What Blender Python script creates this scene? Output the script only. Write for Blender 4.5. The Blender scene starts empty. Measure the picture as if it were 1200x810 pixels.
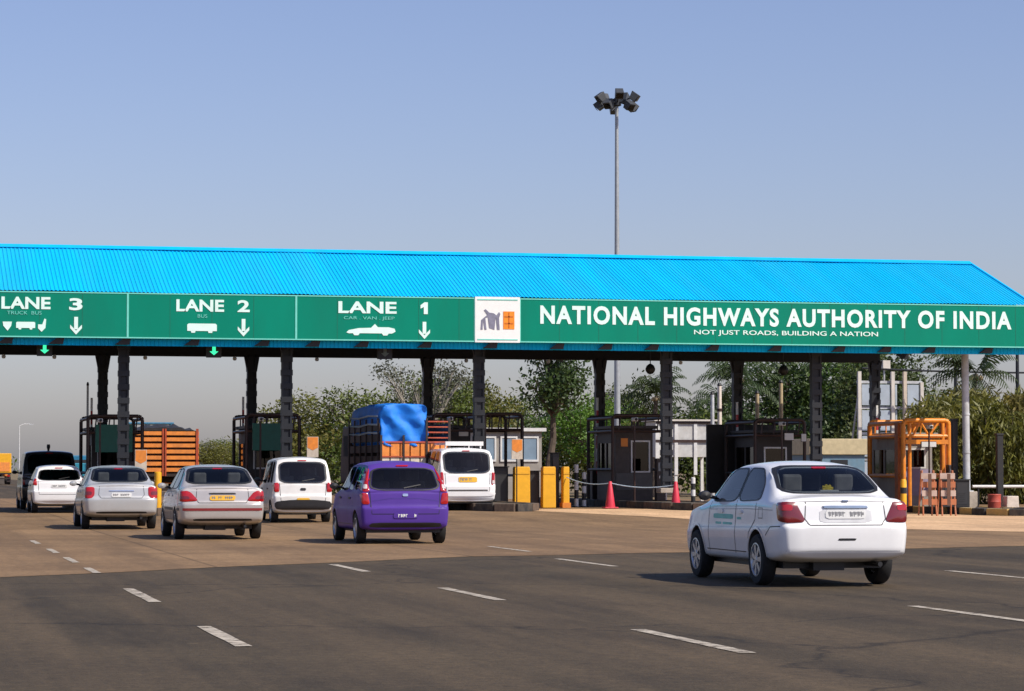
import bpy, bmesh, math, random
from mathutils import Vector, Matrix, noise as mnoise
from mathutils.bvhtree import BVHTree
R = math.radians
random.seed(7)
scene = bpy.context.scene
C = scene.collection

# ------------------------------------------------------------------ camera
cam_d = bpy.data.cameras.new('camera')
cam = bpy.data.objects.new('camera', cam_d)
C.objects.link(cam)
cam.location = (0.0, 0.0, 1.37)
cam.rotation_euler = (R(90) + math.atan(146 / 3200), 0, -math.atan(728 / 3200))
cam_d.sensor_fit = 'HORIZONTAL'
cam_d.sensor_width = 36.0
cam_d.lens = 36.0 * 3200 / 1200
cam_d.clip_start = 0.1
cam_d.clip_end = 9000
scene.camera = cam

# ------------------------------------------------------------------ world, sun, exposure
SUN = Vector((0.70, -0.72, 1.0)).normalized()          # towards the sun
elev = math.asin(SUN.z)
azim = math.atan2(SUN.x, SUN.y)
world = bpy.data.worlds.new('World')
scene.world = world
world.use_nodes = True
wn, wl = world.node_tree.nodes, world.node_tree.links
wn.clear()
sky = wn.new('ShaderNodeTexSky')
sky.sky_type = 'NISHITA'
sky.sun_disc = False
sky.sun_elevation = elev
sky.sun_rotation = azim
sky.altitude = 0
sky.air_density = 1.0
sky.dust_density = 1.2
sky.ozone_density = 1.2
tint = wn.new('ShaderNodeMix'); tint.data_type = 'RGBA'; tint.blend_type = 'MULTIPLY'
tint.inputs['Factor'].default_value = 1.0
tint.inputs['B'].default_value = (1.03, 0.985, 1.22, 1)
bg = wn.new('ShaderNodeBackground')
bg.inputs['Strength'].default_value = 0.106
wo = wn.new('ShaderNodeOutputWorld')
wl.new(sky.outputs[0], tint.inputs['A'])
wl.new(tint.outputs['Result'], bg.inputs['Color'])
wl.new(bg.outputs[0], wo.inputs['Surface'])

sun_d = bpy.data.lights.new('sun', 'SUN')
sun_d.energy = 5.0
sun_d.angle = R(0.53)
sun_d.color = (1.0, 0.93, 0.82)
sun = bpy.data.objects.new('sun', sun_d)
C.objects.link(sun)
sun.rotation_euler = SUN.to_track_quat('Z', 'Y').to_euler()
sun.location = (0, 0, 60)
scene.view_settings.view_transform = 'Standard'
scene.view_settings.look = 'None'
scene.view_settings.exposure = 0.0
scene.view_settings.gamma = 1.0
scene.view_settings.use_curve_mapping = False
scene.render.engine = 'CYCLES'
scene.cycles.max_bounces = 8
scene.cycles.transparent_max_bounces = 16
scene.cycles.sample_clamp_indirect = 6.0

# ------------------------------------------------------------------ materials
MATS = {}
def mat(name, col, rough=0.6, metal=0.0, var=0.12, scale=6.0, bump=0.0, bscale=40.0, coat=0.0, emit=None, estr=0.0,
        dirt=None, dirt_amt=0.0, spec=0.5, stretch=(1, 1, 1)):
    if name in MATS:
        return MATS[name]
    m = bpy.data.materials.new(name)
    m.use_nodes = True
    nt = m.node_tree; n, l = nt.nodes, nt.links
    b = n['Principled BSDF']
    b.inputs['Roughness'].default_value = rough
    b.inputs['Metallic'].default_value = metal
    b.inputs['Coat Weight'].default_value = coat
    b.inputs['Coat Roughness'].default_value = 0.06
    b.inputs['Specular IOR Level'].default_value = spec
    tc = n.new('ShaderNodeTexCoord')
    mp = n.new('ShaderNodeMapping'); mp.inputs['Scale'].default_value = stretch
    l.new(tc.outputs['Object'], mp.inputs['Vector'])
    no = n.new('ShaderNodeTexNoise')
    no.inputs['Scale'].default_value = scale
    no.inputs['Detail'].default_value = 6
    l.new(mp.outputs[0], no.inputs['Vector'])
    rp = n.new('ShaderNodeValToRGB')
    rp.color_ramp.elements[0].position = 0.3
    rp.color_ramp.elements[1].position = 0.7
    lo = [max(0, c * (1 - var)) for c in col]; hi = [min(1, c * (1 + var)) for c in col]
    rp.color_ramp.elements[0].color = (*lo, 1); rp.color_ramp.elements[1].color = (*hi, 1)
    l.new(no.outputs['Fac'], rp.inputs['Fac'])
    out = rp.outputs['Color']
    if dirt is not None and dirt_amt > 0:
        n2 = n.new('ShaderNodeTexNoise'); n2.inputs['Scale'].default_value = scale * 0.45; n2.inputs['Detail'].default_value = 8
        n2.inputs['Roughness'].default_value = 0.7
        l.new(mp.outputs[0], n2.inputs['Vector'])
        r2 = n.new('ShaderNodeValToRGB')
        r2.color_ramp.elements[0].position = 0.45; r2.color_ramp.elements[1].position = 0.75
        r2.color_ramp.elements[0].color = (0, 0, 0, 1); r2.color_ramp.elements[1].color = (dirt_amt,) * 3 + (1,)
        l.new(n2.outputs['Fac'], r2.inputs['Fac'])
        mx = n.new('ShaderNodeMix'); mx.data_type = 'RGBA'
        l.new(r2.outputs['Color'], mx.inputs['Factor'])
        l.new(out, mx.inputs['A']); mx.inputs['B'].default_value = (*dirt, 1)
        out = mx.outputs['Result']
    l.new(out, b.inputs['Base Color'])
    if bump > 0:
        nb = n.new('ShaderNodeTexNoise'); nb.inputs['Scale'].default_value = bscale; nb.inputs['Detail'].default_value = 4
        l.new(mp.outputs[0], nb.inputs['Vector'])
        bp = n.new('ShaderNodeBump'); bp.inputs['Strength'].default_value = bump; bp.inputs['Distance'].default_value = 0.02
        l.new(nb.outputs['Fac'], bp.inputs['Height']); l.new(bp.outputs[0], b.inputs['Normal'])
    if emit:
        b.inputs['Emission Color'].default_value = (*emit, 1)
        b.inputs['Emission Strength'].default_value = estr
    MATS[name] = m
    return m

def glass_mat(name, tint, clear, rough=0.03):
    """tinted glazing: part see-through, part mirror"""
    if name in MATS: return MATS[name]
    m = bpy.data.materials.new(name); m.use_nodes = True
    n, l = m.node_tree.nodes, m.node_tree.links
    n.clear()
    o = n.new('ShaderNodeOutputMaterial')
    tr = n.new('ShaderNodeBsdfTransparent'); tr.inputs['Color'].default_value = (clear * tint[0], clear * tint[1], clear * tint[2], 1)
    gl = n.new('ShaderNodeBsdfGlossy'); gl.inputs['Roughness'].default_value = rough
    no = n.new('ShaderNodeTexNoise'); no.inputs['Scale'].default_value = 3.0
    bp = n.new('ShaderNodeBump'); bp.inputs['Strength'].default_value = 0.02; bp.inputs['Distance'].default_value = 0.02
    l.new(no.outputs['Fac'], bp.inputs['Height']); l.new(bp.outputs[0], gl.inputs['Normal'])
    fr = n.new('ShaderNodeFresnel'); fr.inputs['IOR'].default_value = 1.5
    mx = n.new('ShaderNodeMixShader')
    l.new(fr.outputs[0], mx.inputs[0]); l.new(tr.outputs[0], mx.inputs[1]); l.new(gl.outputs[0], mx.inputs[2])
    l.new(mx.outputs[0], o.inputs['Surface'])
    MATS[name] = m
    return m

def leaf_mat(name, c1, c2, trans=0.25):
    if name in MATS: return MATS[name]
    m = bpy.data.materials.new(name); m.use_nodes = True
    n, l = m.node_tree.nodes, m.node_tree.links
    n.clear()
    o = n.new('ShaderNodeOutputMaterial')
    geo = n.new('ShaderNodeNewGeometry')
    oi = n.new('ShaderNodeObjectInfo')
    rp = n.new('ShaderNodeValToRGB')
    rp.color_ramp.elements[0].color = (*c1, 1); rp.color_ramp.elements[1].color = (*c2, 1)
    tc = n.new('ShaderNodeTexCoord'); no = n.new('ShaderNodeTexNoise'); no.inputs['Scale'].default_value = 1.3; no.inputs['Detail'].default_value = 3
    l.new(tc.outputs['Object'], no.inputs['Vector'])
    cs = n.new('ShaderNodeMapRange'); cs.inputs['From Min'].default_value = 0.35; cs.inputs['From Max'].default_value = 0.65
    l.new(no.outputs['Fac'], cs.inputs['Value'])
    av = n.new('ShaderNodeMix'); av.data_type = 'FLOAT'; av.inputs['Factor'].default_value = 0.55
    l.new(geo.outputs['Random Per Island'], av.inputs['A']); l.new(cs.outputs[0], av.inputs['B'])
    l.new(av.outputs['Result'], rp.inputs['Fac'])
    hs = n.new('ShaderNodeHueSaturation')
    mr = n.new('ShaderNodeMapRange'); mr.inputs['To Min'].default_value = 0.475; mr.inputs['To Max'].default_value = 0.525
    l.new(oi.outputs['Random'], mr.inputs['Value']); l.new(mr.outputs[0], hs.inputs['Hue'])
    l.new(rp.outputs['Color'], hs.inputs['Color'])
    d = n.new('ShaderNodeBsdfPrincipled'); d.inputs['Roughness'].default_value = 0.55
    t = n.new('ShaderNodeBsdfTranslucent')
    mx = n.new('ShaderNodeMixShader'); mx.inputs[0].default_value = trans
    l.new(hs.outputs[0], d.inputs['Base Color']); l.new(hs.outputs[0], t.inputs['Color'])
    l.new(d.outputs[0], mx.inputs[1]); l.new(t.outputs[0], mx.inputs[2])
    l.new(mx.outputs[0], o.inputs['Surface'])
    MATS[name] = m
    return m

# ------------------------------------------------------------------ mesh helpers
class MB:
    def __init__(s): s.v = []; s.f = []; s.m = []
    def add(s, verts, faces, mi=0):
        k = len(s.v)
        s.v += [tuple(p) for p in verts]
        s.f += [tuple(i + k for i in f) for f in faces]
        s.m += [mi] * len(faces)
        return s
    def box(s, x0, x1, y0, y1, z0, z1, mi=0):
        return s.add([(x0, y0, z0), (x1, y0, z0), (x1, y1, z0), (x0, y1, z0), (x0, y0, z1), (x1, y0, z1), (x1, y1, z1), (x0, y1, z1)],
                     [(0, 3, 2, 1), (4, 5, 6, 7), (0, 1, 5, 4), (1, 2, 6, 5), (2, 3, 7, 6), (3, 0, 4, 7)], mi)
    def tube(s, p, q, r, r2=None, n=8, mi=0, caps=True):
        p, q = Vector(p), Vector(q)
        r2 = r if r2 is None else r2
        d = (q - p).normalized()
        a = d.orthogonal().normalized(); b = d.cross(a)
        vs = []
        for c, rr in ((p, r), (q, r2)):
            for i in range(n):
                t = 2 * math.pi * i / n
                vs.append(c + a * math.cos(t) * rr + b * math.sin(t) * rr)
        fs = [(i, (i + 1) % n, n + (i + 1) % n, n + i) for i in range(n)]
        if caps: fs += [tuple(range(n - 1, -1, -1)), tuple(range(n, 2 * n))]
        return s.add(vs, fs, mi)
    def path(s, pts, rs, n=7, mi=0):
        for i in range(len(pts) - 1):
            s.tube(pts[i], pts[i + 1], rs[i], rs[i + 1], n, mi)
        return s
    def lathe(s, prof, axis='z', n=24, mi=0, c=(0, 0, 0)):
        vs, fs = [], []
        for (r, h) in prof:
            for i in range(n):
                t = 2 * math.pi * i / n
                a, b = r * math.cos(t), r * math.sin(t)
                p = {'z': (a, b, h), 'x': (h, a, b), 'y': (b, h, a)}[axis]
                vs.append((p[0] + c[0], p[1] + c[1], p[2] + c[2]))
        for j in range(len(prof) - 1):
            for i in range(n):
                fs.append((j * n + i, j * n + (i + 1) % n, (j + 1) * n + (i + 1) % n, (j + 1) * n + i))
        return s.add(vs, fs, mi)
    def prism(s, pts, axis, a0, a1, mi=0):
        """polygon extruded along an axis; pts are the other two coordinates in xyz order"""
        k = len(pts)
        def P(p, a): return {'x': (a, p[0], p[1]), 'y': (p[0], a, p[1]), 'z': (p[0], p[1], a)}[axis]
        vs = [P(p, a0) for p in pts] + [P(p, a1) for p in pts]
        fs = [tuple(range(k)), tuple(range(2 * k - 1, k - 1, -1))] + [(i, k + i, k + (i + 1) % k, (i + 1) % k) for i in range(k)]
        return s.add(vs, fs, mi)
    def build(s, name, mats, parent=None, smooth=False, loc=None, fix=True, bevel=0.0):
        me = bpy.data.meshes.new(name)
        me.from_pydata(s.v, [], s.f)
        for mm in (mats if isinstance(mats, (list, tuple)) else [mats]): me.materials.append(mm)
        if len(set(s.m)) > 1: me.polygons.foreach_set('material_index', s.m)
        if fix or bevel:
            bm = bmesh.new(); bm.from_mesh(me)
            bmesh.ops.recalc_face_normals(bm, faces=bm.faces)
            if bevel:
                bmesh.ops.bevel(bm, geom=[e for e in bm.edges if len(e.link_faces) == 2 and e.calc_face_angle(0) > 0.6], offset=bevel, segments=2, affect='EDGES', profile=0.5)
            bm.to_mesh(me); bm.free()
        if smooth:
            me.polygons.foreach_set('use_smooth', [True] * len(me.polygons))
            me.set_sharp_from_angle(angle=R(38))
        me.update()
        return link(name, me, parent, loc)

def link(name, me, parent=None, loc=None):
    o = bpy.data.objects.new(name, me)
    C.objects.link(o)
    if parent: o.parent = parent
    if loc is not None: o.location = loc
    return o
def tag(o, label=None, cat=None, group=None, kind=None):
    if label: o['label'] = label
    if cat: o['category'] = cat
    if group: o['group'] = group
    if kind: o['kind'] = kind
    return o
def thing(name, label, cat, loc=(0, 0, 0), rz=0.0, group=None):
    o = bpy.data.objects.new(name, None)
    o.empty_display_size = 0.2
    C.objects.link(o); o.location = loc; o.rotation_euler = (0, 0, rz)
    return tag(o, label, cat, group)
def copy_tree(o, parent=None):
    c = o.copy(); C.objects.link(c); c.parent = parent
    for ch in list(o.children): copy_tree(ch, c)
    return c
def sstep(a, b, x):
    t = max(0.0, min(1.0, (x - a) / (b - a))); return t * t * (3 - 2 * t)
def gz(x, y):
    """height of the plaza pavement: it rises a little towards the toll islands and falls off to the right verge"""
    return sstep(62, 78, y) * (0.10 + 0.10 * sstep(8, 14, x) - 0.20 * sstep(23, 32, x))

# ------------------------------------------------------------------ ground, road, apron
def ground_mat(name, c1, c2, c3, scale, rough=0.85, streak=0.0, bump=0.4, joints=0.0, cracks=0.0):
    if name in MATS: return MATS[name]
    m = bpy.data.materials.new(name); m.use_nodes = True
    n, l = m.node_tree.nodes, m.node_tree.links
    b = n['Principled BSDF']; b.inputs['Roughness'].default_value = rough; b.inputs['Specular IOR Level'].default_value = 0.3
    tc = n.new('ShaderNodeTexCoord')
    n1 = n.new('ShaderNodeTexNoise'); n1.inputs['Scale'].default_value = scale; n1.inputs['Detail'].default_value = 10; n1.inputs['Roughness'].default_value = 0.62
    l.new(tc.outputs['Object'], n1.inputs['Vector'])
    r1 = n.new('ShaderNodeValToRGB')
    r1.color_ramp.elements[0].position = 0.32; r1.color_ramp.elements[0].color = (*c1, 1)
    r1.color_ramp.elements[1].position = 0.68; r1.color_ramp.elements[1].color = (*c2, 1)
    l.new(n1.outputs['Fac'], r1.inputs['Fac'])
    # fine grain
    n2 = n.new('ShaderNodeTexNoise'); n2.inputs['Scale'].default_value = 35; n2.inputs['Detail'].default_value = 6
    l.new(tc.outputs['Object'], n2.inputs['Vector'])
    mx = n.new('ShaderNodeMix'); mx.data_type = 'RGBA'; mx.blend_type = 'OVERLAY'; mx.inputs['Factor'].default_value = 0.35
    l.new(r1.outputs['Color'], mx.inputs['A']); l.new(n2.outputs['Fac'], mx.inputs['B'])
    # wheel-track streaks and drifts of dust
    mp = n.new('ShaderNodeMapping'); mp.inputs['Scale'].default_value = (0.9, 0.03, 1)
    l.new(tc.outputs['Object'], mp.inputs['Vector'])
    n3 = n.new('ShaderNodeTexNoise'); n3.inputs['Scale'].default_value = 1.0; n3.inputs['Detail'].default_value = 7; n3.inputs['Roughness'].default_value = 0.6
    l.new(mp.outputs[0], n3.inputs['Vector'])
    r3 = n.new('ShaderNodeValToRGB')
    r3.color_ramp.elements[0].position = 0.42; r3.color_ramp.elements[0].color = (0, 0, 0, 1)
    r3.color_ramp.elements[1].position = 0.66; r3.color_ramp.elements[1].color = (streak,) * 3 + (1,)
    l.new(n3.outputs['Fac'], r3.inputs['Fac'])
    m3 = n.new('ShaderNodeMix'); m3.data_type = 'RGBA'
    l.new(r3.outputs['Color'], m3.inputs['Factor']); l.new(mx.outputs['Result'], m3.inputs['A']); m3.inputs['B'].default_value = (*c3, 1)
    # small pale scraps and pebbles
    vo = n.new('ShaderNodeTexVoronoi'); vo.inputs['Scale'].default_value = 0.9
    l.new(tc.outputs['Object'], vo.inputs['Vector'])
    r4 = n.new('ShaderNodeValToRGB')
    r4.color_ramp.elements[0].position = 0.035; r4.color_ramp.elements[0].color = (0.55, 0.55, 0.55, 1)
    r4.color_ramp.elements[1].position = 0.06; r4.color_ramp.elements[1].color = (0, 0, 0, 1)
    l.new(vo.outputs['Distance'], r4.inputs['Fac'])
    m4 = n.new('ShaderNodeMix'); m4.data_type = 'RGBA'
    l.new(r4.outputs['Color'], m4.inputs['Factor']); l.new(m3.outputs['Result'], m4.inputs['A']); m4.inputs['B'].default_value = (c2[0] * 1.6, c2[1] * 1.6, c2[2] * 1.6, 1)
    col = m4.outputs['Result']
    # worn grain: coarse aggregate speckle
    n5 = n.new('ShaderNodeTexNoise'); n5.inputs['Scale'].default_value = 9; n5.inputs['Detail'].default_value = 12; n5.inputs['Roughness'].default_value = 0.8
    l.new(tc.outputs['Object'], n5.inputs['Vector'])
    r5 = n.new('ShaderNodeValToRGB'); r5.color_ramp.elements[0].position = 0.35; r5.color_ramp.elements[1].position = 0.65
    r5.color_ramp.elements[0].color = (0.62, 0.62, 0.62, 1); r5.color_ramp.elements[1].color = (1.38, 1.34, 1.28, 1)
    l.new(n5.outputs['Fac'], r5.inputs['Fac'])
    m5 = n.new('ShaderNodeMix'); m5.data_type = 'RGBA'; m5.blend_type = 'MULTIPLY'; m5.inputs['Factor'].default_value = 1.0
    l.new(col, m5.inputs['A']); l.new(r5.outputs['Color'], m5.inputs['B']); col = m5.outputs['Result']
    # dark oil and tyre stains lying along the lanes
    mp6 = n.new('ShaderNodeMapping'); mp6.inputs['Scale'].default_value = (0.55, 0.09, 1); mp6.inputs['Location'].default_value = (3.1, 7.7, 0)
    l.new(tc.outputs['Object'], mp6.inputs['Vector'])
    n6 = n.new('ShaderNodeTexNoise'); n6.inputs['Scale'].default_value = 1.4; n6.inputs['Detail'].default_value = 9; n6.inputs['Roughness'].default_value = 0.65
    l.new(mp6.outputs[0], n6.inputs['Vector'])
    r6 = n.new('ShaderNodeValToRGB'); r6.color_ramp.elements[0].position = 0.52; r6.color_ramp.elements[1].position = 0.72
    r6.color_ramp.elements[0].color = (0, 0, 0, 1); r6.color_ramp.elements[1].color = (0.8, 0.8, 0.8, 1)
    l.new(n6.outputs['Fac'], r6.inputs['Fac'])
    m6 = n.new('ShaderNodeMix'); m6.data_type = 'RGBA'
    l.new(r6.outputs['Color'], m6.inputs['Factor']); l.new(col, m6.inputs['A']); m6.inputs['B'].default_value = (c1[0] * .6, c1[1] * .6, c1[2] * .6, 1); col = m6.outputs['Result']
    if cracks:
        nd = n.new('ShaderNodeTexNoise'); nd.inputs['Scale'].default_value = 0.8; nd.inputs['Detail'].default_value = 6
        l.new(tc.outputs['Object'], nd.inputs['Vector'])
        va = n.new('ShaderNodeVectorMath'); va.operation = 'MULTIPLY_ADD'; va.inputs[1].default_value = (2.2, 2.2, 0); l.new(nd.outputs['Color'], va.inputs[0]); l.new(tc.outputs['Object'], va.inputs[2])
        vc = n.new('ShaderNodeTexVoronoi'); vc.feature = 'DISTANCE_TO_EDGE'; vc.inputs['Scale'].default_value = 0.11
        l.new(va.outputs[0], vc.inputs['Vector'])
        rc_ = n.new('ShaderNodeValToRGB'); rc_.color_ramp.elements[0].position = 0.0; rc_.color_ramp.elements[0].color = (cracks,) * 3 + (1,)
        rc_.color_ramp.elements[1].position = 0.006; rc_.color_ramp.elements[1].color = (0, 0, 0, 1)
        l.new(vc.outputs['Distance'], rc_.inputs['Fac'])
        mc = n.new('ShaderNodeMix'); mc.data_type = 'RGBA'
        l.new(rc_.outputs['Color'], mc.inputs['Factor']); l.new(col, mc.inputs['A']); mc.inputs['B'].default_value = (c1[0] * .4, c1[1] * .4, c1[2] * .4, 1); col = mc.outputs['Result']
    if joints:
        br = n.new('ShaderNodeTexBrick'); br.offset = 0.0
        br.inputs['Scale'].default_value = 1.0; br.inputs['Brick Width'].default_value = 4.5; br.inputs['Row Height'].default_value = 4.5; br.inputs['Mortar Size'].default_value = 0.03
        br.inputs['Color1'].default_value = (0.88, 0.88, 0.88, 1); br.inputs['Color2'].default_value = (1.06, 1.06, 1.06, 1); br.inputs['Mortar'].default_value = (joints,) * 3 + (1,)
        l.new(tc.outputs['Object'], br.inputs['Vector'])
        m7 = n.new('ShaderNodeMix'); m7.data_type = 'RGBA'; m7.blend_type = 'MULTIPLY'; m7.inputs['Factor'].default_value = 1.0
        l.new(col, m7.inputs['A']); l.new(br.outputs['Color'], m7.inputs['B']); col = m7.outputs['Result']
    l.new(col, b.inputs['Base Color'])
    bp = n.new('ShaderNodeBump'); bp.inputs['Strength'].default_value = bump; bp.inputs['Distance'].default_value = 0.015
    l.new(n2.outputs['Fac'], bp.inputs['Height']); l.new(bp.outputs[0], b.inputs['Normal'])
    MATS[name] = m
    return m

def sheet(name, pts, z, m):
    return tag(MB().add([(x, y, z) for x, y in pts], [tuple(range(len(pts)))]).build(name, m, fix=False), kind='structure')

M_earth = ground_mat('earth', (0.16, 0.115, 0.07), (0.26, 0.19, 0.12), (0.10, 0.11, 0.045), 0.15, 0.95, 0.6)
M_asph = ground_mat('asphalt', (0.037, 0.028, 0.017), (0.075, 0.056, 0.032), (0.118, 0.084, 0.048), 0.28, 0.85, 0.65, 0.7, 0.0, 0.75)
M_apron = ground_mat('dusty_concrete', (0.19, 0.118, 0.060), (0.285, 0.183, 0.094), (0.13, 0.083, 0.046), 0.45, 0.85, 0.6, 0.25, 0.6)
M_pad = ground_mat('pale_concrete', (0.56, 0.36, 0.20), (0.70, 0.47, 0.27), (0.42, 0.27, 0.15), 0.5, 0.85, 0.4, 0.2, 0.65)
M_paint = mat('road_paint', (0.50, 0.44, 0.35), 0.8, var=0.25, scale=9, dirt=(0.13, 0.10, 0.07), dirt_amt=0.85)

_n, _l = M_paint.node_tree.nodes, M_paint.node_tree.links          # worn-through paint
_tc = _n.new('ShaderNodeTexCoord'); _no = _n.new('ShaderNodeTexNoise'); _no.inputs['Scale'].default_value = 5.0; _no.inputs['Detail'].default_value = 10; _no.inputs['Roughness'].default_value = 0.75
_l.new(_tc.outputs['Object'], _no.inputs['Vector'])
_mr = _n.new('ShaderNodeMapRange'); _mr.inputs['From Min'].default_value = 0.50; _mr.inputs['From Max'].default_value = 0.60; _mr.inputs['To Min'].default_value = 0.95; _mr.inputs['To Max'].default_value = 0.25
_l.new(_no.outputs['Fac'], _mr.inputs['Value']); _l.new(_mr.outputs[0], _n['Principled BSDF'].inputs['Alpha'])

sheet('ground', [(-3000, -200), (3000, -200), (3000, 6000), (-3000, 6000)], -0.05, M_earth)
road = sheet('road', [(-45, -15), (60, -15), (60, 58), (-45, 58)], 0.0, M_asph)
sheet('far_road', [(-7, 122), (17, 122), (17, 1500), (-7, 1500)], 0.0, M_asph)
BND = [(-45, -8), (-10, 24.5), (1.38, 35.5), (4.85, 38.8), (9.0, 42.4), (12.8, 43.7), (17.3, 45.1), (20.0, 46.1), (30, 49.5), (60, 57)]
def bnd(x):
    for (a, b), (c, d) in zip(BND, BND[1:]):
        if a <= x <= c: return b + (d - b) * (x - a) / (c - a) + 0.25 * math.sin(x * 1.7) * 0.4
    return 57
def grid_sheet(name, xs, y0f, y1, ny, z, m):
    mb = MB(); vs = []; fs = []
    for x in xs:
        a = y0f(x)
        for j in range(ny + 1):
            y = a + (y1 - a) * j / ny
            vs.append((x, y, gz(x, y) + z))
    k = ny + 1
    for i in range(len(xs) - 1):
        for j in range(ny): fs.append((i * k + j, (i + 1) * k + j, (i + 1) * k + j + 1, i * k + j + 1))
    return tag(mb.add(vs, fs).build(name, m, smooth=True, fix=False), kind='structure')
apron = grid_sheet('concrete_apron', [-45 + i * 0.75 for i in range(141)], bnd, 124, 60, 0.004, M_apron)
def padb(x):
    P = [(17.2, 78), (20.4, 69.3), (21.5, 62.5), (24.4, 56.2), (32, 53), (46, 52)]
    for (a, b), (c, d) in zip(P, P[1:]):
        if a <= x <= c: return b + (d - b) * (x - a) / (c - a)
    return 78
pad = grid_sheet('concrete_pad', [17.2 + i * 0.5 for i in range(58)], padb, 79.0, 30, 0.010, M_pad)

# painted lane dashes on the carriageway
def dash(x, y0, y1, w=0.13, parent=road):
    mb = MB(); n = 4; vs = []; fs = []
    for j in range(n + 1):
        y = y0 + (y1 - y0) * j / n
        zz = gz(x, y) + (0.006 if parent is road else 0.010)
        wj = w * (1 + 0.08 * math.sin(j * 2.1 + x))
        vs += [(x - wj / 2, y, zz), (x + wj / 2, y, zz)]
    for j in range(n): fs.append((2 * j, 2 * j + 1, 2 * j + 3, 2 * j + 2))
    mb.add(vs, fs).build('lane_marking', M_paint, parent, fix=False)
for x, spans in ((2.69, [(13.5, 16.5), (21.2, 24.0), (28.5, 31.8)]), (6.27, [(11.2, 14.1), (19.6, 22.7), (28.1, 31.2), (36.4, 39.3)]),
                 (10.05, [(14.6, 17.6), (22.9, 26.0), (37.6, 41.0)]), (14.04, [(15.5, 18.6), (23.9, 27.0), (32.0, 35.0)])):
    for a, b in spans: dash(x, a, b, parent=road)
for x, spans in ((2.69, [(36.6, 38.6), (40.8, 43.2), (45.6, 48.0), (51.3, 53.8)]), (10.45, [(44.6, 47.8)])):
    for a, b in spans: dash(x, a, b, 0.11, parent=apron)

# ------------------------------------------------------------------ toll canopy
M_roof = mat('blue_roof_sheet', (0.0, 0.455, 0.80), 0.65, var=0.09, scale=1.0, spec=0.12, dirt=(0.03, 0.36, 0.60), dirt_amt=0.5, stretch=(1.6, 0.12, 0.12))
M_green = mat('sign_green', (0.0, 0.218, 0.142), 0.6, var=0.06, scale=0.8, spec=0.12, dirt=(0.01, 0.15, 0.10), dirt_amt=0.5, stretch=(1.2, 1, 0.35))
M_white = mat('sign_white', (0.80, 0.82, 0.80), 0.5, var=0.03)
M_letter = mat('sign_lettering', (0.70, 0.90, 0.84), 0.5, var=0.06, scale=3)
M_border = mat('sign_border', (0.16, 0.62, 0.52), 0.5, var=0.05)
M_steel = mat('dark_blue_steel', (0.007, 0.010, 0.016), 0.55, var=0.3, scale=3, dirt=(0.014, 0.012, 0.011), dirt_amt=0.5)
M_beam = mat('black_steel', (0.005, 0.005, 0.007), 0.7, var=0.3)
M_silver = mat('silver_paint', (0.48, 0.50, 0.52), 0.45, var=0.15, scale=4, dirt=(0.25, 0.2, 0.15), dirt_amt=0.5)
M_conc = mat('concrete', (0.42, 0.36, 0.29), 0.9, var=0.18, scale=5, bump=0.4, dirt=(0.18, 0.14, 0.1), dirt_amt=0.5)
M_black = mat('black_paint', (0.015, 0.015, 0.016), 0.55, var=0.3)
M_logo_or = mat('logo_orange', (0.85, 0.26, 0.015), 0.5, var=0.15, scale=5)
M_logo_gr = mat('logo_grey', (0.20, 0.20, 0.27), 0.5, var=0.2)
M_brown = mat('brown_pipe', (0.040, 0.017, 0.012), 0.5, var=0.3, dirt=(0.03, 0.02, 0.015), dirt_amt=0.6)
M_orange = mat('orange_pipe', (0.82, 0.27, 0.02), 0.45, var=0.12, dirt=(0.35, 0.12, 0.04), dirt_amt=0.6)
M_yel = mat('yellow_paint', (0.80, 0.40, 0.012), 0.5, var=0.1, scale=4, dirt=(0.40, 0.2, 0.04), dirt_amt=0.4)

canopy = thing('toll_canopy', 'long blue corrugated roof on dark columns with green lane signs across the road', 'canopy', (16, 84.7, 0))
CX, CY = 16.0, 84.7
def cl(x, y, z): return (x - CX, y - CY, z)
X0, X1 = -10.0, 34.8
YF, YR, YB = 79.5, 84.7, 89.9
ZE, ZR = 6.52, 8.22
pitch = 0.12
def corr(y0, z0, y1, z1, xa, xb, up, rows=1):
    vs = []; fs = []
    n = int((xb - xa) / pitch)
    prof = []
    for i in range(n + 1):
        x = xa + i * pitch
        prof += [(x, 0), (x + pitch * 0.45, 0), (x + pitch * 0.58, 0.019), (x + pitch * 0.87, 0.019)]
    for (yy, zz) in ((y0, z0), (y1, z1)):
        for (x, h) in prof:
            vs.append(cl(min(x, xb), yy + up[0] * h, zz + up[1] * h + (0.010 * math.sin(x * 0.9 + yy) + 0.006 * math.sin(x * 2.7 + 2 * yy)) * (up[1] > 0)))
    k = len(prof)
    for i in range(k - 1): fs.append((i, i + 1, k + i + 1, k + i))
    return MB().add(vs, fs)
corr(YF - 0.02, ZE, YR, ZR, X0, X1, (-0.31, 0.95)).build('roof_sheet', M_roof, canopy)
corr(YB + 0.02, ZE, YR, ZR, X0, X1, (0.31, 0.95)).build('roof_sheet', M_roof, canopy)
rc = MB()
rc.prism([(YR - 0.32 - CY, ZR - 0.045), (YR - CY, ZR + 0.075), (YR + 0.32 - CY, ZR - 0.045), (YR + 0.30 - CY, ZR - 0.065), (YR - CY, ZR + 0.05), (YR - 0.30 - CY, ZR - 0.065)], 'x', X0 - CX, X1 - CX + 0.03)
rc.build('ridge_cap', M_roof, canopy)
for sgn, yy in ((-1, YF), (1, YB)):      # folded verge flashings on the right gable
    dy = YR - yy
    v = MB(); a = (yy - CY, ZE); b = (YR - CY, ZR)
    v.prism([(a[0], a[1] - 0.16), (b[0], b[1] - 0.16), (b[0], b[1] + 0.055), (a[0], a[1] + 0.055)], 'x', X1 - CX - 0.02, X1 - CX + 0.05)
    v.build('verge_flashing', M_roof, canopy)
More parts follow.
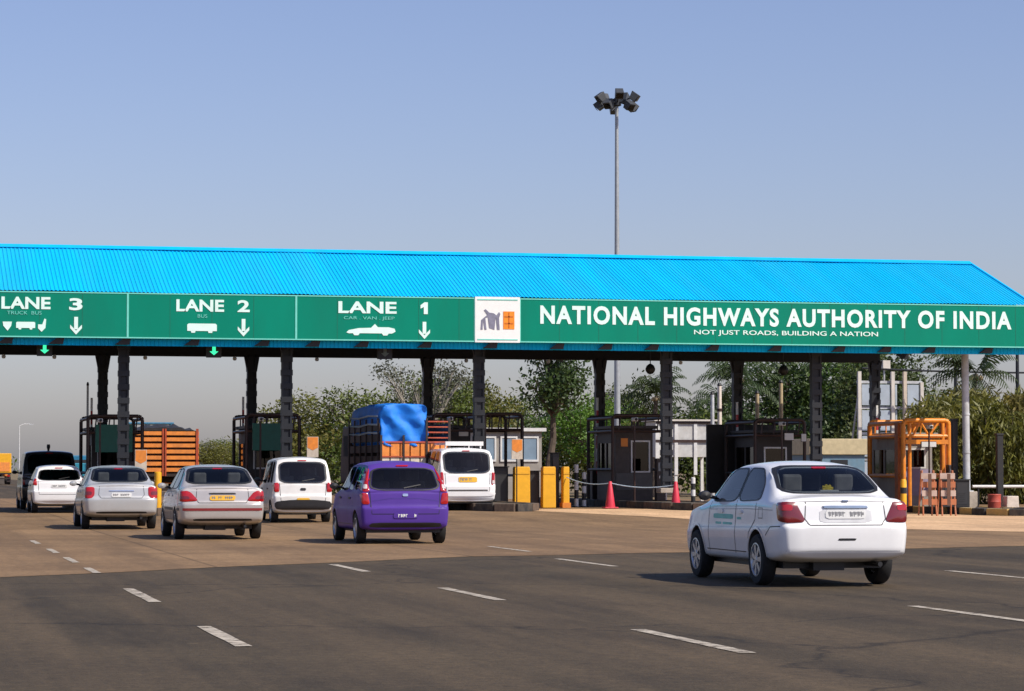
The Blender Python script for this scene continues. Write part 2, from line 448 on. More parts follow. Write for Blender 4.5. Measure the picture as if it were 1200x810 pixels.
# sheeted gable end with a small louvre gap
gb = MB(); gb.prism([(YF - CY + 0.15, ZE - 0.12), (YR - CY, ZR - 0.12), (YB - CY - 0.15, ZE - 0.12)], 'x', X1 - CX - 0.35, X1 - CX - 0.30)
gb.build('gable_sheet', M_roof, canopy)
# rear fascia sheeting, seen below the signs from the front
corr(YB, 5.46, YB, ZE, X0, X1, (-1, 0)).build('rear_fascia', M_roof, canopy)
MB().box(X0 - CX, X1 - CX, YB - CY - 0.05, YB - CY + 0.03, 5.42, 5.46).build('fascia_rail', M_steel, canopy)

corr(YF + 0.14, 4.97, YF + 0.14, 5.30, X0, X1, (-1, 0)).build('front_skirt', M_roof, canopy)
xk = -9.2; kk = 0
while xk < 34.6:
    MB().prism([(xk - CX - 0.30, 5.00), (xk - CX + 0.12, 5.00), (xk - CX + 0.16, 5.17), (xk - CX - 0.05, 5.17)], 'y', YF - CY + 0.02, YF - CY + 0.10).build('skirt_bracket', M_black, canopy)
    xk += [2.05, 1.5, 1.45, 1.9, 2.0][kk % 5]; kk += 1
# front sign panels (fascia): backing boxes end to end, each its own panel with its lettering as children
def panel(xa, xb, name='sign_panel', m=None, za=5.18, zb=6.50, proud=0.0):
    mb = MB().box(xa - CX, xb - CX, YF - CY - 0.10 - proud, YF - CY - 0.03, za, zb)
    return mb.build(name, m or M_green, canopy)
YS = YF - 0.10
def border(p, xa, xb, za=5.18, zb=6.50, t=0.035, sides=(True, True)):
    mb = MB()
    y0, y1 = YS - CY - 0.012, YS - CY - 0.001
    mb.box(xa - CX, xb - CX, y0, y1, zb - t, zb); mb.box(xa - CX, xb - CX, y0, y1, za, za + t)
    if sides[0]: mb.box(xa - CX, xa - CX + t * 0.8, y0, y1, za + t, zb - t)
    if sides[1]: mb.box(xb - CX - t * 0.8, xb - CX, y0, y1, za + t, zb - t)
    mb.build('border_strip', M_border, p)
    xj = xa + 1.22
    while xj < xb - 0.3:
        MB().box(xj - CX - 0.006, xj - CX + 0.006, y1 - 0.002, y1, za + t, zb - t).build('panel_joint', mat('joint_green', (0.0, 0.12, 0.075), 0.7), p); xj += 1.22
DG = None
def text_mesh(body, bold=0.0, spacing=1.0):
    cu = bpy.data.curves.new('text', 'FONT')
    cu.body = body; cu.size = 1.0; cu.offset = bold; cu.extrude = 0.01; cu.space_character = spacing; cu.resolution_u = 4
    o = bpy.data.objects.new('text', cu); C.objects.link(o)
    dg = bpy.context.evaluated_depsgraph_get()
    me = bpy.data.meshes.new_from_object(o.evaluated_get(dg))
    bpy.data.objects.remove(o); bpy.data.curves.remove(cu)
    return me
def lettering(body, xa, xb, za, zb, parent, m=None, bold=0.03, y=None, depth=0.012, name='lettering', spacing=1.0, off=(CX, CY)):
    me = text_mesh(body, bold, spacing)
    xs = [v.co.x for v in me.vertices]; ys = [v.co.y for v in me.vertices]; zs = [v.co.z for v in me.vertices]
    x0, x1, y0, y1, z0, z1 = min(xs), max(xs), min(ys), max(ys), min(zs), max(zs)
    y = YS if y is None else y
    for v in me.vertices:
        c = v.co.copy()
        v.co = (xa + (c.x - x0) / (x1 - x0) * (xb - xa) - off[0], y - 0.001 - (c.z - z0) / (z1 - z0) * depth - off[1], za + (c.y - y0) / (y1 - y0) * (zb - za))
    me.materials.clear(); me.materials.append(m or M_letter)
    return link(name, me, parent)
def flat(polys, parent, m, name, y=None, d=0.012):
    y = YS if y is None else y
    mb = MB()
    for p in polys: mb.prism([(a - CX, b) for a, b in p], 'y', y - CY - d, y - CY - 0.001)
    return mb.build(name, m, parent)
def arrow(cx, za, zb, p):
    h = zb - za; w = h * 0.33
    flat([[(cx - 0.055, za + h * 0.3), (cx + 0.055, za + h * 0.3), (cx + 0.055, zb), (cx - 0.055, zb)],
          [(cx, za), (cx + w, za + h * 0.36), (cx + w, za + h * 0.56), (cx, za + h * 0.22), (cx - w, za + h * 0.56), (cx - w, za + h * 0.36)]], p, M_letter, 'down_arrow')

for xa, xb in ((-9.98, -3.3), (-3.3, 1.70)):
    p = panel(xa, xb); border(p, xa, xb)
# lane 3
p3 = panel(1.70, 6.66); border(p3, 1.70, 6.66)
lettering('LANE', 3.06, 4.45, 5.99, 6.34, p3); lettering('3', 4.98, 5.36, 5.97, 6.32, p3)
lettering('TRUCK  BUS', 3.22, 4.20, 5.83, 5.93, p3, M_border, bold=0.0)
arrow(5.18, 5.27, 5.78, p3)
def sym_bus(x0, x1, z0, z1):
    w, h = x1 - x0, z1 - z0
    return [[(x0, z0 + .2 * h), (x1, z0 + .2 * h), (x1, z1 - .12 * h), (x1 - .05 * w, z1), (x0 + .05 * w, z1), (x0, z1 - .12 * h)],
            [(x0 + .14 * w, z0), (x0 + .26 * w, z0), (x0 + .28 * w, z0 + .19 * h), (x0 + .12 * w, z0 + .19 * h)],
            [(x0 + .72 * w, z0), (x0 + .84 * w, z0), (x0 + .86 * w, z0 + .19 * h), (x0 + .70 * w, z0 + .19 * h)]]
flat(sym_bus(3.48, 4.02, 5.40, 5.62), p3, M_letter, 'bus_symbol')
flat([[(3.10, 5.62), (3.36, 5.62), (3.34, 5.50), (3.24, 5.36), (3.12, 5.50)]], p3, M_letter, 'truck_symbol')
flat([[(4.10, 5.55), (4.22, 5.55), (4.28, 5.72), (4.33, 5.70), (4.31, 5.45), (4.20, 5.34), (4.10, 5.44)]], p3, M_letter, 'crane_symbol')
# lane 2
p2 = panel(6.66, 11.57); border(p2, 6.66, 11.57)
lettering('LANE', 8.06, 9.45, 5.98, 6.33, p2); lettering('2', 9.84, 10.20, 5.98, 6.33, p2)
lettering('BUS', 8.68, 8.96, 5.80, 5.90, p2, M_border, bold=0.0)
flat(sym_bus(8.38, 9.24, 5.36, 5.63), p2, M_letter, 'bus_symbol')
arrow(10.02, 5.27, 5.78, p2)
# lane 1
p1 = panel(11.57, 16.93); border(p1, 11.57, 16.93)
lettering('LANE', 12.82, 14.56, 5.99, 6.34, p1); flat([[(15.38, 5.99), (15.50, 5.99), (15.50, 6.34), (15.40, 6.34), (15.28, 6.25), (15.28, 6.15), (15.38, 6.20)]], p1, M_letter, 'lettering')
lettering('CAR . VAN . JEEP', 12.98, 14.50, 5.78, 5.90, p1, M_border, bold=0.0)
def carsym(x0, z0, w, h):
    P = [(0, .25), (.05, .45), (.25, .62), (.50, .66), (.58, 1.0), (.64, .72), (.86, .72), (.98, .6), (1, .35), (.93, .18), (.86, .18), (.83, 0), (.75, 0), (.72, .18), (.27, .18), (.24, 0), (.16, 0), (.13, .18), (.05, .16)]
    return [[(x0 + a * w, z0 + b * h) for a, b in P]]
flat(carsym(13.06, 5.34, 1.47, 0.34), p1, M_letter, 'car_symbol')
arrow(15.40, 5.25, 5.76, p1)
# logo board: white board with a grey road-and-tower mark and an orange tile
lg = panel(16.93, 18.30, 'logo_panel', M_white, 5.17, 6.53, 0.03)
YL = YS - 0.03
flat([[(17.00, 5.24), (18.23, 5.24), (18.23, 5.27), (17.00, 5.27)], [(17.00, 6.43), (18.23, 6.43), (18.23, 6.46), (17.00, 6.46)]], lg, M_border, 'border_strip', YL)
flat([[(17.10, 5.55), (17.16, 5.55), (17.17, 5.86), (17.22, 5.55), (17.28, 5.55), (17.24, 5.90), (17.32, 5.92), (17.36, 5.60), (17.52, 5.55), (17.56, 5.95), (17.60, 5.55), (17.68, 5.55), (17.66, 5.90),
       (17.70, 6.02), (17.66, 6.08), (17.58, 5.98), (17.50, 6.04), (17.36, 6.06), (17.25, 6.16), (17.20, 6.13), (17.30, 5.99), (17.12, 5.84)]], lg, M_logo_gr, 'road_emblem', YL)
flat([[(17.79, 5.57), (18.13, 5.57), (18.13, 6.10), (17.79, 6.10)]], lg, M_logo_or, 'orange_tile', YL)
flat([[(17.83, 5.72), (18.09, 5.72), (18.09, 5.76), (17.83, 5.76)], [(17.83, 5.92), (18.09, 5.92), (18.09, 5.96), (17.83, 5.96)], [(17.94, 5.60), (17.98, 5.60), (17.98, 6.07), (17.94, 6.07)]], lg, mat('logo_dark_orange', (0.55, 0.14, 0.01), 0.5), 'tile_lines', YL - 0.012, 0.006)
# authority name
p0 = panel(18.30, 34.78); border(p0, 18.30, 34.78)
lettering('NATIONAL HIGHWAYS AUTHORITY OF INDIA', 18.93, 34.02, 5.74, 6.30, p0, bold=0.036, spacing=1.16)
lettering('NOT JUST ROADS, BUILDING A NATION', 23.72, 29.62, 5.44, 5.62, p0, bold=0.01)

# columns in pairs, beams, rafters and purlins
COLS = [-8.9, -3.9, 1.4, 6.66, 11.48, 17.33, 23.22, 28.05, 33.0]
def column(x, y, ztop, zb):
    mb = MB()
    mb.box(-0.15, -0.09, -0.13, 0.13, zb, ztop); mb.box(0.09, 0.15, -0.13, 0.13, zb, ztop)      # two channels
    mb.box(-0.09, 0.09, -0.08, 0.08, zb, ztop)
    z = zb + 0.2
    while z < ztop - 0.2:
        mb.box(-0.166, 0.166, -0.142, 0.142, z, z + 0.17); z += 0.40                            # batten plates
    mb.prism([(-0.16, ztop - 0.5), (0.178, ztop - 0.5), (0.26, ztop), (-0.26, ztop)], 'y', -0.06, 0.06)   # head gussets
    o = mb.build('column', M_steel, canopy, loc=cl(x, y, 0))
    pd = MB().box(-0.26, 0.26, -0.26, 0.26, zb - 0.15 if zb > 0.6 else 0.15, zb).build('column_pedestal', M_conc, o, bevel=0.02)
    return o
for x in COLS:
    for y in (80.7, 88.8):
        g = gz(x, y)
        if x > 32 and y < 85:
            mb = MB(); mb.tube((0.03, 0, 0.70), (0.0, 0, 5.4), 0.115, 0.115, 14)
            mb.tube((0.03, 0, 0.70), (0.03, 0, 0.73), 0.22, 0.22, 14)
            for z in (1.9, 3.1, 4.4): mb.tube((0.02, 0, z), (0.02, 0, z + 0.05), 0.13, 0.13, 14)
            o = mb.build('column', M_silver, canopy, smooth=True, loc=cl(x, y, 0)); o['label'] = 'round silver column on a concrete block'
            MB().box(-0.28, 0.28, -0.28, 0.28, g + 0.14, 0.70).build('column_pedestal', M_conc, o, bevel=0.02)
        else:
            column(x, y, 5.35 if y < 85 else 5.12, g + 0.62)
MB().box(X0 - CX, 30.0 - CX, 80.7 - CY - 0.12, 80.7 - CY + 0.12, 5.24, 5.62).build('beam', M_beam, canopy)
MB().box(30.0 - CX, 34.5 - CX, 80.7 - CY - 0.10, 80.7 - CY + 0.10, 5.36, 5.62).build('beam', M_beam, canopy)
rb = MB().box(X0 - CX, 33.15 - CX, 88.8 - CY - 0.13, 88.8 - CY + 0.13, 5.06, 5.44)
rb.build('beam', M_beam, canopy)
k = 0; x = -9.5
while x < 34.6:
    r = MB()
    top = [(YF + 0.1 - CY, ZE - 0.09), (YR - CY, ZR - 0.10), (YB - 0.1 - CY, ZE - 0.09), (YB - 0.1 - CY, ZE - 0.21), (YR - CY, ZR - 0.24), (YF + 0.1 - CY, ZE - 0.21)]
    r.prism(top, 'x', x - CX - 0.04, x - CX + 0.04)
    zc = 5.47
    r.box(x - CX - 0.05, x - CX + 0.05, YF - CY + 0.15, YB - CY - 0.08, zc, zc + 0.12)            # tie
    for yy in (80.7, 82.7, 84.7, 86.7, 88.8):
        zt = ZE - 0.2 + (1.6 * (1 - abs(yy - YR) / 5.2))
        r.box(x - CX - 0.03, x - CX + 0.03, yy - CY - 0.03, yy - CY + 0.03, zc + 0.12, zt)
    r.prism([(YB - CY - 1.0, 5.20), (YB - CY - 0.10, 5.50), (YB - CY - 1.0, 5.50)], 'x', x - CX - 0.22, x - CX + 0.04)   # knee plates above the rear beam
    r.build('roof_truss', M_beam, canopy)
    x += [1.75, 1.5, 1.5, 2.0, 2.0][k % 5]; k += 1
for i in range(5):
    for s in (-1, 1):
        yy = YR + s * (0.4 + i * 1.18); zz = ZR - 0.10 - (0.4 + i * 1.18) / 5.2 * 1.7
        MB().box(X0 - CX, X1 - CX - 0.1, yy - CY - 0.03, yy - CY + 0.03, zz - 0.09, zz - 0.02).build('purlin', M_beam, canopy)

# lane signals hanging from the rear beam, with a green arrow
M_sig = mat('signal_green', (0.05, 0.7, 0.35), 0.4, emit=(0.05, 0.95, 0.45), estr=1.1)
M_sigoff = mat('signal_unlit', (0.10, 0.13, 0.11), 0.4)
for x, on, lab in ((4.34, True, 'small black lane signal with lit green arrow under the leftmost lane sign'), (9.26, True, 'small black lane signal with lit green arrow under the bus lane sign, second from left'),
                   (14.37, False, 'small unlit black lane signal below the LANE 1 sign')):
    t = thing('lane_signal', lab, 'signal', (x, 80.25, 4.68), group='lane signals under the canopy')
    MB().box(-0.22, 0.22, 0, 0.14, 0, 0.40).build('housing', M_black, t, bevel=0.01)
    MB().tube((0, 0.07, 0.40), (0, 0.07, 0.58), 0.02).build('hanger', M_black, t)
    MB().prism([(0, 0.07), (0.13, 0.18), (0.05, 0.18), (0.05, 0.33), (-0.05, 0.33), (-0.05, 0.18), (-0.13, 0.18)], 'y', -0.012, -0.001).build('arrow', M_sig if on else M_sigoff, t)
    MB().box(-0.24, 0.24, -0.12, 0, 0.40, 0.415).build('visor', M_black, t)
M_bulb = mat('lamp_glass', (0.85, 0.85, 0.85), 0.3)
for x, wh in ((3.5, 'at the left edge of the picture'), (5.1, 'just right of the leftmost green signal'), (8.0, 'between the leftmost columns and the second green signal'), (10.9, 'just right of the second green signal'),
              (13.6, 'left of the unlit lane signal'), (18.6, 'just left of the column under the logo board'), (21.4, 'above the dark slender tree'), (26.0, 'right of the column by the right red cone')):
    t = thing('canopy_lamp', 'tiny lamp under the canopy beam, ' + wh, 'lamp', (x, 88.60, 5.06), group='lamps under the canopy beam')
    MB().lathe([(0.001, -0.13), (0.05, -0.12), (0.07, -0.06), (0.045, 0.0)], n=10).build('globe', M_bulb, t, smooth=True)
    MB().tube((0, 0, 0), (0, 0, 0.02), 0.05, n=10).build('cap', M_black, t)
for x, lab in ((23.64, 'black ball lamp hanging beside the column above the closed lane'), (28.10, 'black ball lamp hanging in front of the dark trees behind the sedan')):
    t = thing('hanging_lamp', lab, 'lamp', (x, 84.0, 4.42), group='ball lamps under the canopy')
    MB().lathe([(0.001, 0), (0.09, 0.03), (0.15, 0.11), (0.16, 0.18), (0.12, 0.28), (0.04, 0.34), (0.001, 0.35)], n=16).build('shade', M_black, t, smooth=True)
    MB().tube((0, 0, 0.34), (0, 0, 1.05), 0.015, n=6).build('hanger', M_black, t)

# ------------------------------------------------------------------ toll islands with kerbs
M_kb = mat('kerb_black', (0.03, 0.028, 0.026), 0.8, var=0.3, dirt=(0.2, 0.15, 0.1), dirt_amt=0.4)
M_kw = mat('kerb_yellow', (0.50, 0.33, 0.10), 0.8, var=0.2, dirt=(0.2, 0.15, 0.1), dirt_amt=0.6)
M_slab = mat('island_top', (0.10, 0.08, 0.06), 0.9, var=0.2, scale=2, bump=0.3)
WHERE = ['leftmost toll island in view, beside lane 3', 'toll island between lanes 2 and 1', 'toll island right of lane 1, behind the white taxi', 'toll island behind the two red cones',
         'toll island behind the near white sedan', 'rightmost toll island, with the orange guard frame']
kb = MB().box(-0.125, 0.125, -0.47, 0.47, 0, 1.0)
ISL = COLS[3:]
kmesh = {}
for mi, m in enumerate((M_kb, M_kw, mat('kerb_dark', (0.10, 0.07, 0.05), 0.9, var=0.4))):  # third kerb tone is a plain dark brown for the other islands
    o = MB().box(-0.10, 0.10, -0.485, 0.485, -0.05, 0.22).build('kerb_tmp', m, bevel=0.025); kmesh[mi] = o.data
    bpy.data.objects.remove(o)
for i, x in enumerate(ISL):
    hw = 0.85
    z = gz(x, 82)
    if i == 5: z = 0.0
    t = thing('toll_island', 'long raised ' + WHERE[i], 'traffic island', (x, 84.5, z), group='toll islands')
    MB().prism([(-hw, 9.2), (-hw, -7.6), (-hw * 0.6, -8.4), (0, -8.75), (hw * 0.6, -8.4), (hw, -7.6), (hw, 9.2)], 'z', -0.1, 0.19).build('island_slab', M_slab, t)
    n = 0
    for s in (-1, 1):
        for j in range(17):
            o = link('kerb_block', kmesh[((j + (s > 0)) % 2) if i == 5 else (0 if j % 2 else 2)], t, (s * (hw + 0.03), -7.1 + j * 0.98, 0))
    for (a, b), (c, d) in (((-hw, -7.6), (-hw * .6, -8.4)), ((-hw * .6, -8.4), (0, -8.75)), ((0, -8.75), (hw * .6, -8.4)), ((hw * .6, -8.4), (hw, -7.6))):
        n += 1
        o = link('kerb_block', kmesh[(n % 2) if i == 5 else (0 if n % 2 else 2)], t, ((a + c) / 2, (b + d) / 2 - 0.02, 0))
        o.rotation_euler.z = math.atan2(d - b, c - a) - math.pi / 2
        o.scale.y = math.hypot(c - a, d - b) / 0.98
# verge kerb on the right with black and pale blocks
vk = thing('verge_kerb', 'kerb of black and pale yellow blocks along the right verge', 'kerb', (38.9, 79.0, 0))
for j in range(10):
    o = link('kerb_block', kmesh[j % 2], vk, (-4.9 + j * 0.98, 0, 0)); o.rotation_euler.z = R(90)

# ------------------------------------------------------------------ booths and guard frames
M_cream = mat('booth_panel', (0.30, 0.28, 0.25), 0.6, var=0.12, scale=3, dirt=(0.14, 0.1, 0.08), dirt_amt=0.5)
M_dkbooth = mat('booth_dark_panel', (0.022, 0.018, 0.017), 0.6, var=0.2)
M_wframe = mat('white_frame', (0.66, 0.66, 0.64), 0.5, var=0.08, dirt=(0.3, 0.25, 0.2), dirt_amt=0.3)
M_glass = glass_mat('booth_glass', (0.55, 0.62, 0.66), 0.35)
M_lav = mat('lavender_panel', (0.30, 0.25, 0.34), 0.6, var=0.1)
M_intr = mat('dark_inside', (0.02, 0.02, 0.022), 0.8)
def booth(x, y, z, wallm, low, lab, wx0, wx1, wz0, wz1):
    t = thing('toll_booth', lab, 'booth', (x, y, z), group='toll booths on the islands')
    w, L, H = 0.62, 1.15, 2.30
    wl = MB()
    # front wall around its window, back wall, side walls with a window band, floor
    wl.box(-w, wx0, -L, -L + .06, 0, H); wl.box(wx1, w, -L, -L + .06, 0, H); wl.box(wx0, wx1, -L, -L + .06, wz1, H); wl.box(wx0, wx1, -L, -L + .06, 0, wz0)
    wl.box(-w, w, L - .06, L, 0, H)
    for s in (-1, 1):
        a, b = (s * w, s * (w - .06)) if s < 0 else (s * (w - .06), s * w)
        wl.box(a, b, -L + .06, L - .06, 0, 0.95); wl.box(a, b, -L + .06, L - .06, 1.85, H)
        for yy in (-L + .06, -0.05, L - .16): wl.box(a, b, yy, yy + .10, 0.95, 1.85)
    wl.box(-w + .06, w - .06, -L + .06, L - .06, 0, 0.05)
    wl.build('wall', wallm, t)
    f = MB(); e = .05
    f.box(wx0 - e, wx1 + e, -L - .03, -L - .002, wz1, wz1 + e); f.box(wx0 - e, wx1 + e, -L - .03, -L - .002, wz0 - e, wz0)
    f.box(wx0 - e, wx0, -L - .03, -L - .002, wz0, wz1); f.box(wx1, wx1 + e, -L - .03, -L - .002, wz0, wz1)
    fo = f.build('window_frame', M_wframe, t)
    MB().box(wx0, wx1, -L + .02, -L + .03, wz0, wz1).build('pane', M_glass, fo)
    if low: MB().box(-w + .02, w - .02, -L - .022, -L - .002, 0.35, wz0 - e - .02).build('lower_panel', low, t)
    for s in (-1, 1):
        MB().box(s * (w - .035) - .005, s * (w - .035) + .005, -L + .16, L - .17, 0.95, 1.85).build('pane', M_glass, t)
    MB().box(-w - .12, w + .12, -L - .25, L + .12, H, H + .10).build('roof', M_dkbooth if wallm is M_dkbooth else wallm, t, bevel=0.015)
    MB().box(-0.5, 0.5, -0.6, 0.2, 0.05, 0.85).build('counter', M_intr, t)
    MB().box(-0.25, 0.15, -0.5, -0.42, 0.86, 1.16).build('monitor', M_intr, t)
    return t
def frame(x, y, z, m, lab, w=0.84, L=1.55, H=2.72, name='guard_frame', rails=True, r=0.055):
    t = thing(name, lab, 'frame', (x, y, z), group='pipe guard frames round the booths')
    for sx in (-1, 1):
        for sy in (-1, 1):
            mb = MB(); mb.path([(sx * w, sy * L, 0), (sx * w, sy * L, H - .12), (sx * (w - .035), sy * L, H - .035), (sx * (w - .12), sy * L, H)], [r] * 4, 10)
            mb.tube((sx * w, sy * L, 0), (sx * w, sy * L, 0.02), 0.11, n=10)
            mb.build('post', m, t, smooth=True)
    for sy in (-1, 1):
        MB().tube((-w + .12, sy * L, H), (w - .12, sy * L, H), r, n=10).build('top_rail', m, t, smooth=True)
        if rails:
            MB().tube((-w, sy * L, H - .50), (w, sy * L, H - .50), r * .8, n=8).build('rail', m, t, smooth=True)
            for q in (-0.5, -0.17, 0.17, 0.5):
                MB().tube((q * w * 1.5, sy * L, H - .47), (q * w * 1.5 + (0.05 if sy < 0 else 0), sy * L, H - .03), 0.022, n=6).build('baluster', m, t)
    for sx in (-1, 1):
        MB().tube((sx * w, -L, H - .08), (sx * w, L, H - .08), r * .9, n=8).build('side_rail', m, t, smooth=True)
        MB().tube((sx * w, -L, H - .50), (sx * w, L, H - .50), r * .8, n=8).build('side_rail', m, t, smooth=True)
        MB().tube((sx * w, -L, 1.0), (sx * w, L, 1.0), r * .8, n=8).build('side_rail', m, t, smooth=True)
    return t
BL = ['dark toll booth on the leftmost island behind the silver sedan', 'dark toll booth under the green board left of the white hatchback van', 'dark toll booth behind the blue-tarped truck',
      'brown toll booth with white-framed window behind the left red cone', 'dark toll booth with small white window behind the near white sedan', 'toll booth with white-framed window and lavender panel inside the orange frame']
FL = ['dark brown pipe frame round the leftmost booth', 'dark brown pipe frame round the booth between lanes 2 and 1', 'dark brown pipe frame above the white taxi', 'dark brown pipe frame round the booth behind the red cones',
      'dark brown pipe frame behind the near white sedan', 'bright orange pipe frame at the right end of the plaza']
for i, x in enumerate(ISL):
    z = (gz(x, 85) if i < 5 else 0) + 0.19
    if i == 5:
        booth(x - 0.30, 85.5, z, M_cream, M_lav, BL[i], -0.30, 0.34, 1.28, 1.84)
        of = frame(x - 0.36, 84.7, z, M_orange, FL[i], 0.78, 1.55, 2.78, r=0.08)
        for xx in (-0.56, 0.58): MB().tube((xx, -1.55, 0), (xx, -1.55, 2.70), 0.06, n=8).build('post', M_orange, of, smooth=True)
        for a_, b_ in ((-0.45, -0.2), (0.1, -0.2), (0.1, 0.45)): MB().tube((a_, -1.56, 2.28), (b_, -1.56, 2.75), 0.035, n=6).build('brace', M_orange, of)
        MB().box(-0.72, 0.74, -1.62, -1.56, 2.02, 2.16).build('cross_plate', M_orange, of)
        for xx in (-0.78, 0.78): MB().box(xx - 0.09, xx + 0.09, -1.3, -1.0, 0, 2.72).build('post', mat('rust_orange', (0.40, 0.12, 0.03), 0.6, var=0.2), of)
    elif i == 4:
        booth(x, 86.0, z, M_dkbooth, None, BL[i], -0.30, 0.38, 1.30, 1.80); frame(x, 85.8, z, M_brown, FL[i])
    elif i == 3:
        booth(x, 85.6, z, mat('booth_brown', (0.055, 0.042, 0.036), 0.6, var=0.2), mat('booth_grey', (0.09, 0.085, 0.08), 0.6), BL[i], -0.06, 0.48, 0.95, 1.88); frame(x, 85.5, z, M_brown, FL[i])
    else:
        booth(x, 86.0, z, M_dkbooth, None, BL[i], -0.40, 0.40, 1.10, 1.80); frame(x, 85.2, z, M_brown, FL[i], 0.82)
frame(19.05, 86.2, gz(19, 86) + 0.004, M_brown, 'dark brown pipe frame above the yellow barrier boards', 0.62, 1.2, 2.95)
tag(MB().box(28.05 - 1.35, 28.05 + 1.0, 87.9, 88.0, 0.6, 2.9).build('shade_sheet', M_dkbooth), 'added dark sheet imitating the deep shade behind the booth at the near white sedan', 'shade sheet')  # dark sheet added to imitate the deep shade under the canopy

# green toll-rate boards, hazard boards
M_rate = mat('rate_board_green', (0.004, 0.10, 0.065), 0.5, var=0.1)
for x, lab in ((6.62, 'dark green board over the booth on the leftmost island'), (11.40, 'dark green board over the booth between lanes 2 and 1')):
    t = thing('green_board', lab, 'board', (x, 83.6, gz(x, 84) + 0.19), group='green boards over the booths')
    MB().box(-0.56, 0.56, -0.03, 0.03, 1.62, 2.46).build('board', M_rate, t, bevel=0.008)
    for s in (-.45, .45): MB().tube((s, 0.06, 0), (s, 0.06, 2.4), 0.028, n=8).build('post', M_black, t)
M_haz_o = mat('hazard_orange', (0.68, 0.21, 0.02), 0.6, var=0.15, dirt=(0.35, 0.15, 0.05), dirt_amt=0.6)
for x, y, zc, lab in ((7.08, 79.6, 1.66, 'orange and white marker board at the leftmost island nose'), (12.10, 79.6, 2.05, 'orange and white marker board right of lane 2 island'),
                  (18.40, 80.2, 2.00, 'orange and white marker board above the yellow barriers')):
    g = gz(x, y)
    t = thing('marker_board', lab, 'sign', (x, y, g + 0.0), group='orange and white marker boards')
    MB().box(-0.17, 0.17, -0.015, 0.015, zc - 0.30 - g, zc + 0.30 - g).build('plate', mat('dusty_white', (.50, .44, .36), .7, dirt=(.3, .22, .15), dirt_amt=.6), t)
    MB().prism([(-0.155, zc - 0.02 - g), (0.0, zc - 0.10 - g), (0.155, zc - 0.02 - g), (0.155, zc + 0.285 - g), (-0.155, zc + 0.285 - g)], 'y', -0.021, -0.016).build('orange_field', M_haz_o, t)
    MB().tube((0, 0.035, 0), (0, 0.035, zc + 0.3 - g), 0.02, n=8).build('post', M_black, t)

# ------------------------------------------------------------------ vehicles
M_rub = mat('tyre_rubber', (0.012, 0.012, 0.013), 0.85, var=0.3, scale=12)
M_trim = mat('black_trim', (0.014, 0.014, 0.016), 0.5, var=0.2)
M_chrome = mat('chrome', (0.7, 0.7, 0.72), 0.15, 1.0, var=0.05)
M_alloy = mat('alloy_rim', (0.50, 0.51, 0.53), 0.35, 0.8, var=0.08)
M_red = mat('tail_lamp_red', (0.38, 0.005, 0.008), 0.22, var=0.15, scale=18, coat=0.6)
M_dred = mat('tail_lamp_dark', (0.15, 0.004, 0.006), 0.25, var=0.1, coat=1.0)
M_clear = mat('lamp_clear', (0.62, 0.55, 0.52), 0.15, var=0.1, coat=1.0)
M_amber = mat('lamp_amber', (0.65, 0.18, 0.01), 0.2, var=0.1, coat=1.0)
M_cabin = mat('cabin_trim', (0.075, 0.072, 0.072), 0.8, var=0.2)
M_seat = mat('seat_cloth', (0.30, 0.28, 0.26), 0.9, var=0.2)
M_plw = mat('plate_white', (0.66, 0.66, 0.64), 0.5, var=0.05)
M_ply = mat('plate_yellow', (0.75, 0.42, 0.03), 0.5, var=0.05)
M_plk = mat('plate_characters', (0.24, 0.24, 0.25), 0.6)
G_car = glass_mat('car_glass', (0.55, 0.60, 0.64), 0.75)
G_dark = glass_mat('car_glass_dark', (0.40, 0.44, 0.48), 0.28)
def paint(name, c, metal=0.0, rough=0.32, dirt=0.15, coat=0.6, spec=0.5):
    return mat('paint_' + name, c, rough, metal, var=0.035, scale=2.5, coat=coat, spec=spec, dirt=(0.30, 0.23, 0.17), dirt_amt=dirt)

def chaikin(pts, it=2, k=0.22):
    for _ in range(it):
        q = []
        for i in range(len(pts)):
            a, b = pts[i], pts[(i + 1) % len(pts)]
            q.append((a[0] + (b[0] - a[0]) * k, a[1] + (b[1] - a[1]) * k))
            q.append((a[0] + (b[0] - a[0]) * (1 - k), a[1] + (b[1] - a[1]) * (1 - k)))
        pts = q
    return pts
def resample(pts, n):
    L = [0]
    for i in range(len(pts)):
        a, b = pts[i], pts[(i + 1) % len(pts)]
        L.append(L[-1] + math.hypot(b[0] - a[0], b[1] - a[1]))
    out = []; j = 0
    for i in range(n):
        t = L[-1] * i / n
        while L[j + 1] < t: j += 1
        u = (t - L[j]) / max(1e-9, L[j + 1] - L[j])
        a, b = pts[j], pts[(j + 1) % len(pts)]
        out.append((a[0] + (b[0] - a[0]) * u, a[1] + (b[1] - a[1]) * u))
    return out

